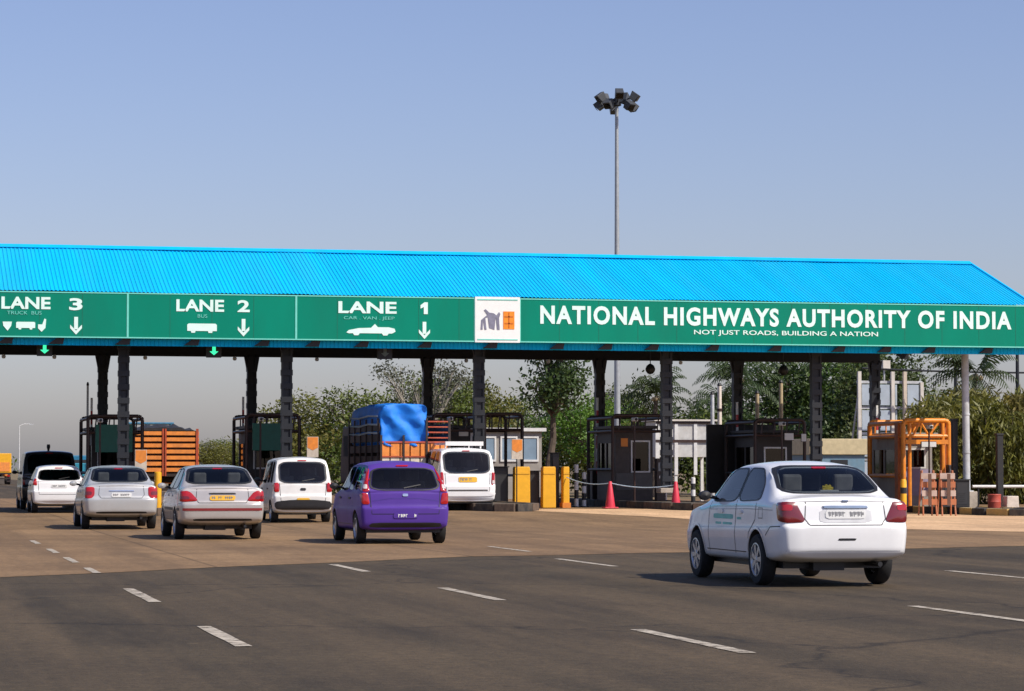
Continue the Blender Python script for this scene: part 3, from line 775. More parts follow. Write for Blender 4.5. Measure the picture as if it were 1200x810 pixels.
def loft(st, rdy, lv=2, creases=(.5, .3, 0, .35)):
    """half-section stations (y, zb, w, wb, zbelt, wt, zt) -> closed cage with a bumper ledge at the ends"""
    bm = bmesh.new(); rings = []
    N = 9
    for si, (y, zb, w, wb, zbl, wt, zt) in enumerate(st):
        H = zbl - zb
        half = [(w * .86, zb), (w * .965, zb + .07), (w, zb + H * .42), (w * .997, zb + H * .575), (w * .985, zb + H * .635), (wb, zbl), (wt, zt - min(.06, .45 * max(.02, zt - zbl))), (wt * .6, zt - .012)]
        dy = rdy if si == 0 else [0] * 10
        ring = [bm.verts.new((0, y + dy[0], zb))]
        ring += [bm.verts.new((p[0], y + dy[i + 1], p[1])) for i, p in enumerate(half)]
        ring += [bm.verts.new((0, y + dy[9], zt))]
        ring += [bm.verts.new((-p[0], y + dy[8 - i], p[1])) for i, p in enumerate(reversed(half))]
        rings.append(ring)
    n = len(rings[0])
    cr = bm.edges.layers.float.new('crease_edge')
    for a, b in zip(rings, rings[1:]):
        for i in range(n): bm.faces.new((a[i], a[(i + 1) % n], b[(i + 1) % n], b[i]))
    caps = []
    for ring, s in ((rings[0], -1), (rings[-1], 1)):
        Cc = {1: ring[0], 8: ring[9]}
        for k in range(2, 8):
            p = ring[k].co; Cc[k] = bm.verts.new((0, p.y + s * 0.045, p.z + 0.004))
        for side in (0, 1):
            P = (lambda k: ring[k]) if side == 0 else (lambda k: ring[n - k] if k < 9 else ring[9])
            for k in range(1, 8): bm.faces.new((P(k), P(k + 1), Cc[k + 1], Cc[k]))
            if s < 0: caps += [(P(k), Cc[k], c) for k, c in ((2, .4), (4, .8), (5, .8), (6, .3), (7, .35))]
    def cre(u, v, c):
        e = bm.edges.get((u, v))
        if e: e[cr] = max(e[cr], c)
    for a, b in zip(rings, rings[1:]):
        for k, c in ((2, .55), (4, .3), (5, .3), (6, .5), (7, .5)):
            cre(a[k], b[k], c); cre(a[n - k], b[n - k], c)
    for si, c in zip(range(len(rings)), creases):
        for i in range(n): cre(rings[si][i], rings[si][(i + 1) % n], c)
    for u, v, c in caps: cre(u, v, c)
    bmesh.ops.recalc_face_normals(bm, faces=bm.faces)
    me = bpy.data.meshes.new('body'); bm.to_mesh(me); bm.free()
    return me

def eval_mesh(o):
    dg = bpy.context.evaluated_depsgraph_get()
    return bpy.data.meshes.new_from_object(o.evaluated_get(dg))

class Car:
    def __init__(s, name, label, spec, loc, rz=0.0, group='cars and vans queueing at the toll plaza', cat='car'):
        s.sp = spec
        s.root = thing(name, label, cat, loc, rz, group)
        st = spec['st']
        cage = loft(st, spec.get('rdy', [.06, .06, .015, 0, 0, .045, .075, .09, .06, .05]))
        tmp = bpy.data.objects.new('tmp', cage); C.objects.link(tmp)
        md = tmp.modifiers.new('s', 'SUBSURF'); md.levels = 2; md.render_levels = 2
        me = eval_mesh(tmp)
        s.bvh = BVHTree.FromPolygons([v.co.copy() for v in me.vertices], [tuple(p.vertices) for p in me.polygons])
        s.L = st[-1][0]
        # cut wheel arches and glazed openings
        me.materials.clear(); me.materials.append(spec['paint']); me.materials.append(M_cabin)
        tmp.modifiers.clear(); tmp.data = me
        cut = []
        mb = MB()
        for ya in spec['axles']:
            for sx in (-1, 1):
                a, b = (spec['W'] / 2 - 0.30, spec['W'] / 2 + 0.2)
                if sx < 0: a, b = -b, -a
                n = 28; r = spec['arch']
                mb.prism([(ya + r * math.cos(2 * math.pi * i / n), spec['rw'] + 0.01 + r * math.sin(2 * math.pi * i / n)) for i in range(n)], 'x', a, b)
        cut.append(mb)
        if spec.get('rwin'):
            mb = MB(); mb.prism(chaikin(spec['rwin'], 2, .12), 'y', -0.6, s.L + 0.5); cut.append(mb)
        if spec.get('swin'):
            mb = MB()
            for w in spec['swin']: mb.prism(chaikin(w, 2, .12), 'x', -1.5, 1.5)
            cut.append(mb)
        cobs = []
        for mb in cut:
            co = mb.build('cut', M_cabin); cobs.append(co)
            md = tmp.modifiers.new('b', 'BOOLEAN'); md.operation = 'DIFFERENCE'; md.solver = 'EXACT'; md.object = co
            md.material_mode = 'TRANSFER'
        me2 = eval_mesh(tmp)
        for co in cobs: bpy.data.objects.remove(co)
        bpy.data.objects.remove(tmp)
        me2.name = 'body'
        me2.polygons.foreach_set('use_smooth', [True] * len(me2.polygons))
        me2.set_sharp_from_angle(angle=R(40))
        s.body = link('body', me2, s.root)
    def hit(s, ax, p, off):
        if ax == 'rear': o, d = Vector((p[0], -3, p[1])), Vector((0, 1, 0))
        elif ax == 'front': o, d = Vector((p[0], s.L + 3, p[1])), Vector((0, -1, 0))
        elif ax == 'left': o, d = Vector((-3, p[0], p[1])), Vector((1, 0, 0))
        elif ax == 'right': o, d = Vector((3, p[0], p[1])), Vector((-1, 0, 0))
        elif ax in ('corner_left', 'corner_right'):
            q = -1 if ax == 'corner_left' else 1
            d = Vector((-q * .7071, .7071, 0)); o = Vector((q * .84, 0, p[1])) + Vector((-q * .7071, -.7071, 0)) * p[0] - d * 3
        else: o, d = Vector((p[0], p[1], 4)), Vector((0, 0, -1))
        h = s.bvh.ray_cast(o, d)
        if h[0] is None:
            q = o + d * 3; h = s.bvh.find_nearest(q)
        nrm = h[1]
        if nrm.dot(d) > 0: nrm = -nrm
        return h[0] + (nrm * 0.5 - d * 0.5).normalized() * off
    def patch(s, name, pts, ax, m, parent=None, off=0.008, bulge=0.0, rnd=2, n=48, k=0.13, ring=None):
        out = resample(chaikin(pts, rnd, k) if rnd else pts, n)
        cx = sum(p[0] for p in out) / n; cz = sum(p[1] for p in out) / n
        lv = [1.0, 1.0, ring] if ring else [1.0, 1.0, 0.93, 0.75, 0.5, 0.25]
        vs = []; fs = []
        for j, f in enumerate(lv):
            for p in out:
                o = -0.02 if j == 0 else off + bulge * (1 - f ** 3)
                vs.append(s.hit(ax, (cx + (p[0] - cx) * f, cz + (p[1] - cz) * f), o))
        if not ring: vs.append(s.hit(ax, (cx, cz), off + bulge))
        for j in range(len(lv) - 1):
            for i in range(n): fs.append((j * n + i, j * n + (i + 1) % n, (j + 1) * n + (i + 1) % n, (j + 1) * n + i))
        b = (len(lv) - 1) * n
        if not ring:
            for i in range(n): fs.append((b + i, b + (i + 1) % n, len(vs) - 1))
        return MB().add(vs, fs).build(name, m, parent or s.root, smooth=True)
    def strip(s, name, line, ax, m, w=0.012, off=0.003, parent=None):
        pts = []
        for a, b in zip(line, line[1:]):
            k = max(2, int(math.hypot(b[0] - a[0], b[1] - a[1]) / 0.06))
            pts += [(a[0] + (b[0] - a[0]) * i / k, a[1] + (b[1] - a[1]) * i / k) for i in range(k)]
        pts.append(line[-1])
        vs = []; fs = []
        for i, p in enumerate(pts):
            a = pts[max(0, i - 1)]; b = pts[min(len(pts) - 1, i + 1)]
            t = Vector((b[0] - a[0], b[1] - a[1])).normalized(); nn = (-t.y * w / 2, t.x * w / 2)
            vs += [s.hit(ax, (p[0] + nn[0], p[1] + nn[1]), off), s.hit(ax, (p[0] - nn[0], p[1] - nn[1]), off)]
        for i in range(len(pts) - 1): fs.append((2 * i, 2 * i + 1, 2 * i + 3, 2 * i + 2))
        return MB().add(vs, fs).build(name, m, parent or s.body, smooth=True)

_wheel_cache = {}
def wheel_meshes(r, wd, kind):
    key = (r, wd, kind)
    if key in _wheel_cache: return _wheel_cache[key]
    h = wd / 2
    t = MB().lathe([(r * .62, -h * .92), (r * .80, -h * 1.0), (r * .93, -h * .92), (r * .99, -h * .62), (r, 0), (r * .99, h * .62), (r * .93, h * .92), (r * .80, h), (r * .62, h * .92), (r * .62, -h * .92)], 'x', 32).build('wheel', M_rub, smooth=True)
    rm = MB()
    rm.lathe([(r * .66, -h * .80), (r * .66, -h * .96), (r * .61, -h * .98), (r * .57, -h * .70), (r * .55, h * .6)], 'x', 32)
    if kind == 'alloy':
        for i in range(7):
            a = 2 * math.pi * i / 7; ca, sa = math.cos(a), math.sin(a)
            w = r * .07
            vs = []
            for xx, ww, rr in ((-h * .90, w, r * .12), (-h * .90, w * 1.5, r * .60), (-h * .55, w, r * .12), (-h * .55, w * 1.5, r * .60)):
                for sg in (-1, 1): vs.append((xx, ca * rr - sa * ww * sg, sa * rr + ca * ww * sg))
            rm.add(vs, [(0, 1, 3, 2), (4, 6, 7, 5), (0, 4, 5, 1), (2, 3, 7, 6), (0, 2, 6, 4), (1, 5, 7, 3)])
        rm.lathe([(.001, -h * .98), (r * .13, -h * .96), (r * .16, -h * .85), (r * .16, -h * .5)], 'x', 16)
        rm.lathe([(r * .56, -h * .2), (.001, -h * .2)], 'x', 24, mi=1)
    else:
        rm.lathe([(r * .56, -h * .70), (r * .42, -h * .62), (r * .30, -h * .80), (r * .16, -h * .92), (.001, -h * .94)], 'x', 24)
    ro = rm.build('rim', [M_alloy, M_trim], smooth=True)
    a, b = t.data, ro.data
    bpy.data.objects.remove(t); bpy.data.objects.remove(ro)
    _wheel_cache[key] = (a, b)
    return a, b
def add_wheels(root, axles, track, r, wd=0.185, kind='cap', steer=0.0):
    tm, rm = wheel_meshes(r, wd, kind)
    for i, ya in enumerate(axles):
        for sx in (-1, 1):
            o = link('wheel', tm, root, (sx * track / 2, ya, r))
            o.rotation_euler = (random.uniform(0, 1.2), 0, (0 if sx < 0 else math.pi))
            link('rim', rm, o)
def plate(car, xc, zc, m, w=0.50, h=0.11, off=0.012):
    pts = [(xc - w / 2, zc - h / 2), (xc + w / 2, zc - h / 2), (xc + w / 2, zc + h / 2), (xc - w / 2, zc + h / 2)]
    p = car.patch('number_plate', pts, 'rear', m, off=off, rnd=1, n=24, k=0.08)
    x = xc - w * .42; mb = MB(); rr = random.Random(int(xc * 99 + zc * 1000))
    while x < xc + w * .40:
        ww = rr.uniform(.024, .040)
        if rr.random() > .18:
            q = car.hit('rear', (x, zc), off + 0.004)
            hh = h * .30
            mb.box(x, x + ww * .35, q.y, q.y + .004, zc - hh, zc + hh); mb.box(x + ww * .35, x + ww, q.y, q.y + .004, zc + hh * rr.uniform(-.9, .6), zc + hh * rr.uniform(.65, .95))
        x += ww + .012
    mb.build('plate_characters', M_plk, p, fix=False)
def headrests(car, y, z, xs=(-.34, .34)):
    for x in xs:
        MB().box(x - .13, x + .13, y, y + .10, z - .10, z + .12).build('headrest', M_seat, car.root, bevel=0.035)
        MB().box(x - .24, x + .24, y - .02, y + .14, z - .62, z - .10).build('seat_back', M_seat, car.root, bevel=0.04)
def mirror(car, y, z, xw, m):
    for sx in (-1, 1):
        mb = MB(); mb.lathe([(.001, -.05), (.07, -.035), (.085, .01), (.07, .05), (.001, .06)], 'y', 14, c=(0, 0, 0))
        vs = [(v[0] * 1.05, v[1], v[2] * .72) for v in mb.v]; mb.v = vs
        o = mb.build('door_mirror', m, car.root, smooth=True, loc=(sx * (xw + .10), y, z))
        MB().tube((-sx * .16, 0, -.03), (0, 0, 0), .022, n=8).build('mirror_arm', M_trim, o)
def mir(p): return [(-a, b) for a, b in p]

# ---- sedans
def sedan_spec(pt, dz=0.0):
    st = [(0.00, .35, .755, .73, .965, .62, 1.02), (0.09, .33, .825, .80, .985, .70, 1.065), (0.28, .29, .845, .82, .985, .73, 1.08), (0.47, .28, .847, .825, .98, .73, 1.095),
          (0.76, .27, .847, .825, .975, .67, 1.28), (1.04, .26, .847, .825, .97, .615, 1.455), (1.65, .25, .847, .825, .96, .60, 1.50), (2.40, .25, .847, .82, .95, .60, 1.475), (2.70, .25, .845, .82, .94, .62, 1.37),
          (3.20, .25, .845, .81, .91, .68, 1.05), (3.42, .25, .84, .80, .90, .70, .985), (3.9, .25, .82, .77, .86, .62, .90), (4.15, .26, .76, .70, .74, .55, .78), (4.28, .30, .62, .58, .62, .5, .66)]
    return dict(st=st, paint=pt, W=1.69, axles=(0.93, 3.42), arch=.35, rw=.305,
                rwin=[(-.63, 1.115), (.63, 1.115), (.525, 1.395), (-.525, 1.395)],
                swin=[[(.90, 1.03), (1.72, 1.01), (1.72, 1.38), (1.24, 1.375), (1.00, 1.22)], [(1.82, 1.01), (2.86, 1.00), (2.52, 1.31), (2.30, 1.375), (1.82, 1.38)]])
def build_sedan(name, label, loc, pt, lamp=M_red, plm=M_plw, style=0, rz=0.0, glass=None, kind='cap'):
    sp = sedan_spec(pt); g = glass or G_car
    c = Car(name, label, sp, loc, rz)
    r = c.root
    rwo = [(-.665, 1.10), (.665, 1.10), (.565, 1.415), (-.565, 1.415)]
    rg = c.patch('rear_window', rwo, 'rear', g, off=0.006)
    c.patch('window_seal', [(p[0] * 1.03, 1.255 + (p[1] - 1.255) * 1.06) for p in rwo], 'rear', M_trim, rg, off=0.009, ring=.93)
    c.patch('windscreen', [(-.66, 1.03), (.66, 1.03), (.55, 1.40), (-.55, 1.40)], 'front', g, off=0.006)
    for ax in ('left', 'right'):
        for w in sp['swin']:
            cy = sum(p[0] for p in w) / len(w); cz = sum(p[1] for p in w) / len(w)
            sg_ = c.patch('side_window', [(cy + (p[0] - cy) * 1.05, cz + (p[1] - cz) * 1.07) for p in w], ax, g, off=0.004)
            c.patch('window_seal', [(cy + (p[0] - cy) * 1.09, cz + (p[1] - cz) * 1.13) for p in w], ax, M_trim, sg_, off=0.006, ring=.92)
        c.strip('door_seam', [(1.78, .36), (1.77, .95), (1.775, 1.40)], ax, M_trim, .013)
        c.strip('door_seam', [(2.86, .36), (2.90, .80), (2.86, .98)], ax, M_trim, .012)
        c.strip('door_seam', [(1.30, .38), (1.22, .62), (1.00, .78), (.98, .98)], ax, M_trim, .012)
        c.strip('sill_seam', [(1.36, .385), (2.98, .385)], ax, M_trim, .012)
        if style == 0: c.strip('sill_shade_strip', [(1.36, .315), (3.0, .315)], ax, mat('sill_shade_grey', (.16, .18, .21), .6), .13, .004)  # dark grey rocker; the lower flank's shading is painted into its colour
        for yh in (1.50, 2.28):
            c.patch('door_handle', [(yh, .845), (yh + .2, .845), (yh + .2, .885), (yh, .885)], ax, pt, off=.018, rnd=1, n=16)
        if ax == 'left': c.strip('fuel_flap_seam', [(.72, .80), (.88, .80), (.88, .92), (.72, .92), (.72, .80)], ax, M_trim, .009)
        c.strip('bumper_seam', [(.10, .715), (.40, .705), (.57, .60)], ax, M_trim, .012)
        c.strip('shoulder_shade_line', [(.35, .90), (1.3, .905), (2.85, .88)], ax, mat('crease_shade', (.42, .42, .43), .5), .010, .002)  # grey strip paints the shade line along the shoulder
        for wy in sp['axles']:
            c.strip('arch_lip', [(wy + .366 * math.cos(t_ * math.pi / 16), .315 + .366 * math.sin(t_ * math.pi / 16)) for t_ in range(-1, 18)], ax, pt, .022, .010)
    # tail lamps wrapping the corners
    if style == 0:
        lp = [(-.15, .985), (.02, 1.00), (.10, .995), (.215, .765), (.02, .755), (-.11, .785)]
        ins = [(-.08, .90), (.08, .895), (.075, .965), (-.08, .965)]
    elif style == 1:
        lp = [(-.14, .95), (.06, .965), (.12, .93), (.24, .77), (.02, .75), (-.12, .765)]
        ins = [(-.08, .80), (.12, .80), (.09, .86), (-.08, .86)]
    else:
        lp = [(-.12, .97), (.05, .985), (.115, .97), (.13, .80), (.09, .72), (-.10, .73)]
        ins = [(-.06, .80), (.09, .80), (.08, .88), (-.06, .88)]
    for sg in (1, -1):
        ax = 'corner_right' if sg > 0 else 'corner_left'
        l = c.patch('tail_lamp', lp, ax, lamp, off=0.010, bulge=0.014)
        c.patch('lamp_lens', ins, ax, M_red if lamp is M_dred else M_dred, l, off=0.027, n=20)
    # boot lid seams, plate recess, handle bar, bumper details
    c.strip('boot_seam', [(-.50, 1.00), (-.52, .80), (-.46, .728), (.46, .728), (.52, .80), (.50, 1.00)], 'rear', M_trim, .011)
    if style == 0:
        c.patch('chrome_strip', [(-.30, .925), (.30, .925), (.29, .955), (-.29, .955)], 'rear', mat('boot_strip', (.33, .40, .48), .25, .6), off=.02, rnd=1, n=24)
        plate(c, 0.0, .855, plm, .52, .105)
        c.patch('plate_recess', [(-.34, .755), (.34, .755), (.33, .915), (-.33, .915)], 'rear', mat('white_recess', (.62, .62, .62), .4, coat=.6), off=.004, rnd=1, n=40)
        c.patch('bumper_slot', [(-.12, .55), (.12, .55), (.12, .575), (-.12, .575)], 'rear', M_trim, off=.004, rnd=1, n=16)
        c.patch('badge', [(-.04, .995), (.04, .995), (.04, 1.02), (-.04, 1.02)], 'rear', mat('badge_blue', (.25, .30, .42), .3, .5), off=.012, n=16)
        c.strip('bumper_shade_line', [(-.76, .43), (.76, .43)], 'rear', mat('bumper_shade', (.45, .45, .45), .5), .012, .002)  # grey strip paints the shade line across the bumper
    elif style == 1:
        c.patch('boot_trim', [(-.27, .90), (.27, .90), (.27, .925), (-.27, .925)], 'rear', M_trim, off=.016, rnd=1, n=24)
        plate(c, 0.0, .825, M_ply, .50, .10)
        c.strip('bumper_strip', [(-.78, .60), (.78, .60)], 'rear', mat('strip_red', (.22, .02, .02), .5), .05, .008)
        for ax in ('left', 'right'): c.strip('side_strip', [(.2, .60), (.55, .60)], ax, M_trim, .05, .006); 
        for ax in ('left', 'right'): c.strip('side_strip', [(1.36, .60), (3.0, .60)], ax, M_trim, .05, .006)
    else:
        c.patch('boot_trim', [(-.30, .885), (.30, .885), (.30, .905), (-.30, .905)], 'rear', M_chrome, off=.014, rnd=1, n=24)
        plate(c, 0.0, .80, M_plw, .46, .10)
    if style: c.patch('valance', [(-.60, .375), (.60, .375), (.57, .42), (-.57, .42)], 'rear', M_trim, off=.004, rnd=1, n=40)
    c.patch('high_brake_lamp', [(-.10, 1.385), (.10, 1.385), (.10, 1.405), (-.10, 1.405)], 'rear', M_red, off=.014, rnd=1, n=16)
    u = MB(); u.box(-.64, .64, .50, 4.0, .21, .34); u.box(-.30, .10, .35, .8, .19, .30); u.tube((.45, .04, .27), (.45, .5, .27), .03, n=10); u.build('underbody', M_trim, r)
    mirror(c, 2.78, 1.05, .82, M_trim if style == 0 else pt)
    headrests(c, .98, 1.20); headrests(c, 2.15, 1.22)
    MB().box(-.62, .62, .58, 1.05, 1.02, 1.085).build('parcel_shelf', M_cabin, r)
    add_wheels(r, sp['axles'], 1.52, .305, .19, kind)
    return c
P_white = paint('white', (0.80, 0.80, 0.80), dirt=0.10)
P_silver = paint('silver', (0.50, 0.51, 0.51), 0.3, dirt=0.25)
P_silver2 = paint('pale_silver', (0.50, 0.475, 0.455), 0.3, dirt=0.25)
P_purple = paint('purple', (0.082, 0.038, 0.27), 0.0, 0.45, dirt=0.03, coat=0.08, spec=0.15)
P_dark = paint('dark', (0.015, 0.014, 0.018), 0.0, dirt=0.15)

w = build_sedan('sedan', 'white sedan with dark red tail lamps driving alone in the right foreground', (10.89, 30.27, 0), P_white, M_dred, M_plw, 0, kind='alloy')
w.root.scale.x = .955
# things on its parcel shelf and the print on its doors
M_yt = mat('toy_yellow', (0.8, 0.6, 0.02), 0.7)
for i, (x, y, z, s_) in enumerate(((0.02, .72, 1.09, 1.0),)):
    mb = MB()
    for k in range(7):
        a = 2 * math.pi * k / 7
        mb.tube((x, y, z + .06), (x + .07 * math.cos(a), y + .02 * math.sin(a), z + .06 + .045 * math.sin(a)), .028, .018, 6)
    mb.lathe([(.001, 0), (.03, .01), (.035, .05), (.001, .10)], n=10, c=(x, y, z))
    tag(mb.build('shelf_ornament', M_yt, None, loc=(10.89, 30.27, 0)), 'yellow flower ornament behind the rear window of the near white sedan', 'ornament')
mb = MB(); mb.box(-.10, .14, .64, .70, 1.087, 1.135)
tag(mb.build('tissue_box', M_wframe, None, loc=(10.89, 30.27, 0), bevel=.01), 'white tissue box behind the rear window of the near white sedan', 'box')
M_teal = mat('door_print_teal', (0.10, 0.52, 0.45), 0.4)
for y0, y1, z0, z1 in ((1.55, 1.72, .77, .80), (1.86, 2.72, .77, .83), (1.90, 2.30, .70, .73), (2.36, 2.60, .70, .73)):
    w.patch('door_print', [(y0, z0), (y1, z0), (y1, z1), (y0, z1)], 'left', M_teal, off=.003, rnd=1, n=20)
build_sedan('sedan', 'silver sedan with yellow plate and wedge tail lamps left of the purple hatchback', (6.36, 53.5, 0), P_silver2, M_red, M_ply, 1)
build_sedan('sedan', 'plain silver sedan with upright tail lamps in front of the leftmost toll island', (5.18, 63.1, gz(5, 63)), P_silver, M_red, M_plw, 2)

# ---- hatchbacks, van and sport utilities (upright tails)
def tall_spec(L, W, H, belt, pt, rake=.35, hood=.95, hoodz=.95, roofw=.74, rw=.29, roh=.62, wb=2.4, box=0.0):
    h = W / 2
    b = belt
    st = [(0.00, .31, h * .91, h * .905, b - .04, h * .84, b + .0), (0.06, .27, h * .975, h * .955, b, h * .88, b + .05), (0.07 + rake * .45, .25, h * .985, h * .96, b, h * (roofw + .10 + box), b + (H - b) * .5),
          (0.07 + rake, .23, h, h * .97, b, h * (roofw + box), H - .055), (0.27 + rake, .22, h, h * .972, b, h * (roofw + box), H - .015), (L * .40, .22, h, h * .972, b - .005, h * (roofw + box), H),
          (L - hood - .85, .22, h, h * .972, b - .01, h * (roofw + box), H - .02), (L - hood - .60, .22, h, h * .97, b - .015, h * (roofw + .03 + box), H - .10), (L - hood - .05, .22, h, h * .96, b - .03, h * .82, hoodz + .07),
          (L - hood + .15, .22, h * .995, h * .95, b - .04, h * .83, hoodz), (L - .30, .22, h * .97, h * .91, hoodz - .10, h * .74, hoodz - .06), (L - .10, .24, h * .90, h * .82, hoodz - .2, h * .65, hoodz - .16), (L, .30, h * .75, h * .68, hoodz - .32, h * .58, hoodz - .28)]
    q = h * (roofw + box)
    rwin = [(-(h * .74), b + .06), (h * .74, b + .06), (q - .07, H - .17), (-(q - .07), H - .17)]
    y0 = .07 + rake + .10; y1 = L - hood - .85; m1 = y0 + (y1 - y0) * .28; m2 = y0 + (y1 - y0) * .64
    t = H - .14
    sw = [[(y0 + .02, b + .05), (m1 - .05, b + .05), (m1 - .05, t), (y0 + .10, t - .02)], [(m1 + .05, b + .05), (m2 - .05, b + .045), (m2 - .05, t), (m1 + .05, t)],
          [(m2 + .05, b + .04), (L - hood - .30, b + .03), (y1 + .20, t - .06), (y1, t), (m2 + .05, t)]]
    return dict(st=st, paint=pt, W=W, H=H, axles=(roh, roh + wb), arch=rw + .045, rw=rw, rwin=rwin, swin=sw, belt=b, seams=(m1, m2, L - hood - .32), L=L, rdy=[.05, .05, .015, 0, 0, .045, .065, .07, .06, .05])
def build_tall(name, label, loc, sp, cat='car', glass=None, lamps=None, lampm=M_red, ins=None, plm=M_plw, platez=.72, plateh=.10, platew=.46, kind='cap', bumper=None, group='cars and vans queueing at the toll plaza', rz=0.0):
    c = Car(name, label, sp, loc, rz, group, cat)
    g = glass or G_car; r = c.root; b = sp['belt']; H = sp['H']; h = sp['W'] / 2
    rw = sp['rwin']; cz = (b + H) / 2
    rg = c.patch('rear_window', [(p[0] * 1.06, cz - .03 + (p[1] - cz + .03) * 1.10) for p in rw], 'rear', g, off=.006)
    c.patch('window_seal', [(p[0] * 1.09, cz - .03 + (p[1] - cz + .03) * 1.15) for p in rw], 'rear', M_trim, rg, off=.009, ring=.94)
    c.patch('windscreen', [(p[0] * 1.08, cz + (p[1] - cz) * 1.1) for p in rw], 'front', g, off=.006)
    for ax in ('left', 'right'):
        for w_ in sp['swin']:
            cy = sum(p[0] for p in w_) / len(w_); c2 = sum(p[1] for p in w_) / len(w_)
            c.patch('side_window', [(cy + (p[0] - cy) * 1.05, c2 + (p[1] - c2) * 1.06) for p in w_], ax, g, off=.004)
        for ys in sp['seams']: c.strip('door_seam', [(ys, .40), (ys, b)], ax, M_trim, .013)
        c.strip('sill_seam', [(sp['axles'][0] + .42, .36), (sp['axles'][1] - .42, .36)], ax, M_trim, .012)
        for ys in sp['seams'][1:]:
            c.patch('door_handle', [(ys - .30, b - .14), (ys - .12, b - .14), (ys - .12, b - .10), (ys - .30, b - .10)], ax, M_trim, off=.016, rnd=1, n=16)
    for sg in (1, -1):
        q = lamps if sg > 0 else mir(lamps)
        l = c.patch('tail_lamp', q, 'rear', lampm, off=.010, bulge=.014)
        if ins: c.patch('lamp_lens', ins if sg > 0 else mir(ins), 'rear', M_clear, l, off=.027, n=20)
    c.strip('tailgate_seam', [(-h * .78, b + .02), (-h * .74, .56), (h * .74, .56), (h * .78, b + .02)], 'rear', M_trim, .012)
    plate(c, 0, platez, plm, platew, plateh)
    c.strip('wiper', [(-.02, b + .07), (.30, b + .13)], 'rear', M_trim, .018, .020, r)
    if bumper: c.patch('bumper_moulding', bumper[0], 'rear', bumper[1], off=.02, rnd=1, n=40)
    c.patch('high_brake_lamp', [(-.12, H - .125), (.12, H - .125), (.12, H - .10), (-.12, H - .10)], 'rear', M_red, off=.014, rnd=1, n=16)
    MB().box(-h + .15, h - .15, .22, sp['L'] - .3, .21, .28).build('underbody', M_trim, r)
    mirror(c, sp['seams'][2] - .10, b + .10, h - .01, M_trim)
    y = sp['seams'][1]
    headrests(c, sp['seams'][0] + .15, b + .30); headrests(c, y + .2, b + .30)
    add_wheels(r, sp['axles'], sp['W'] - .20, sp['rw'], .185, kind)
    return c
sp = tall_spec(3.80, 1.70, 1.56, .965, P_purple, .36, .90, .97, .73, .29, .62, 2.42)
c = build_tall('hatchback', 'purple hatchback with tall red tail lamps along the rear window', (9.30, 49.75, 0), sp, lamps=[(.66, .98), (.80, .97), (.80, 1.10), (.715, 1.38), (.66, 1.42), (.615, 1.40), (.68, 1.12)], ins=[(.705, 1.02), (.77, 1.02), (.75, 1.10), (.70, 1.10)],
               plm=P_purple, platez=.53, plateh=.10)
for ch in c.root.children:
    if ch.name.startswith('number_plate'):
        for q in ch.children: q.data.materials.clear(); q.data.materials.append(M_plw)
for sg in (-1, 1):
    c.patch('lower_lamp', [(sg * .66, .74), (sg * .81, .74), (sg * .82, .95), (sg * .70, .95)], 'rear', M_red, off=.010, bulge=.012)
c.patch('valance', [(-.70, .31), (.70, .31), (.66, .40), (-.66, .40)], 'rear', M_trim, off=.004, rnd=1, n=40)
c.patch('tailgate_badge', [(-.05, .885), (.05, .885), (.05, .935), (-.05, .935)], 'rear', M_chrome, off=.014, n=20)
c.strip('tailgate_line', [(-.62, .80), (-.30, .845), (.30, .845), (.62, .80)], 'rear', mat('purple_shade', (.05, .02, .22), .5), .014, .003)

P_white2 = paint('white_dusty', (0.72, 0.71, 0.68), dirt=0.25)
sp = tall_spec(3.50, 1.52, 1.68, .98, P_white2, .22, .72, .98, .80, .27, .60, 2.35, .02)
c = build_tall('hatchback', 'tall white hatchback van with black rear bumper between silver sedan and purple hatchback', (10.12, 68.1, gz(10.1, 68)), sp, lamps=[(.60, .78), (.73, .78), (.735, 1.0), (.64, 1.02), (.60, .98)], plm=M_plw, platez=.46, platew=.40,
               bumper=([(-.70, .34), (.70, .34), (.72, .54), (.30, .585), (-.30, .585), (-.72, .54)], M_trim))
c.patch('boot_handle', [(-.07, .82), (.07, .82), (.07, .88), (-.07, .88)], 'rear', M_trim, off=.014, n=16)
c.patch('yellow_tag', [(-.16, .56), (.16, .56), (.16, .63), (-.16, .63)], 'rear', M_ply, off=.016, rnd=1, n=16)

sp = tall_spec(4.35, 1.70, 1.84, 1.06, P_white, .26, 1.05, 1.08, .82, .35, .78, 2.5, .02)
c = build_tall('taxi', 'white taxi wagon with roof rack and yellow plate beside the yellow barriers', (16.22, 77.0, gz(16.3, 77)), sp, cat='taxi', lamps=[(.69, .74), (.795, .74), (.80, 1.10), (.72, 1.13)], ins=[(.72, .78), (.785, .78), (.785, .88), (.725, .88)], plm=M_ply, platez=.90, plateh=.15, platew=.54,
               bumper=([(-.80, .42), (.80, .42), (.82, .56), (-.82, .56)], P_white))
c.patch('rear_step', [(-.62, .585), (.62, .585), (.62, .61), (-.62, .61)], 'rear', M_trim, off=.03, rnd=1, n=24)
rk = MB()
for x in (-.52, .52): rk.box(x - .03, x + .03, .55, 2.55, 1.90, 1.97)
for y in (.55, 1.05, 1.55, 2.05, 2.52): rk.box(-.52, .52, y, y + .04, 1.915, 1.955)
for y in (.70, 2.35):
    for x in (-.52, .52): rk.box(x - .02, x + .02, y, y + .05, 1.80, 1.90)
rk.box(-.56, .56, .50, .56, 1.88, 2.00)
rk.build('roof_rack', P_white, c.root)

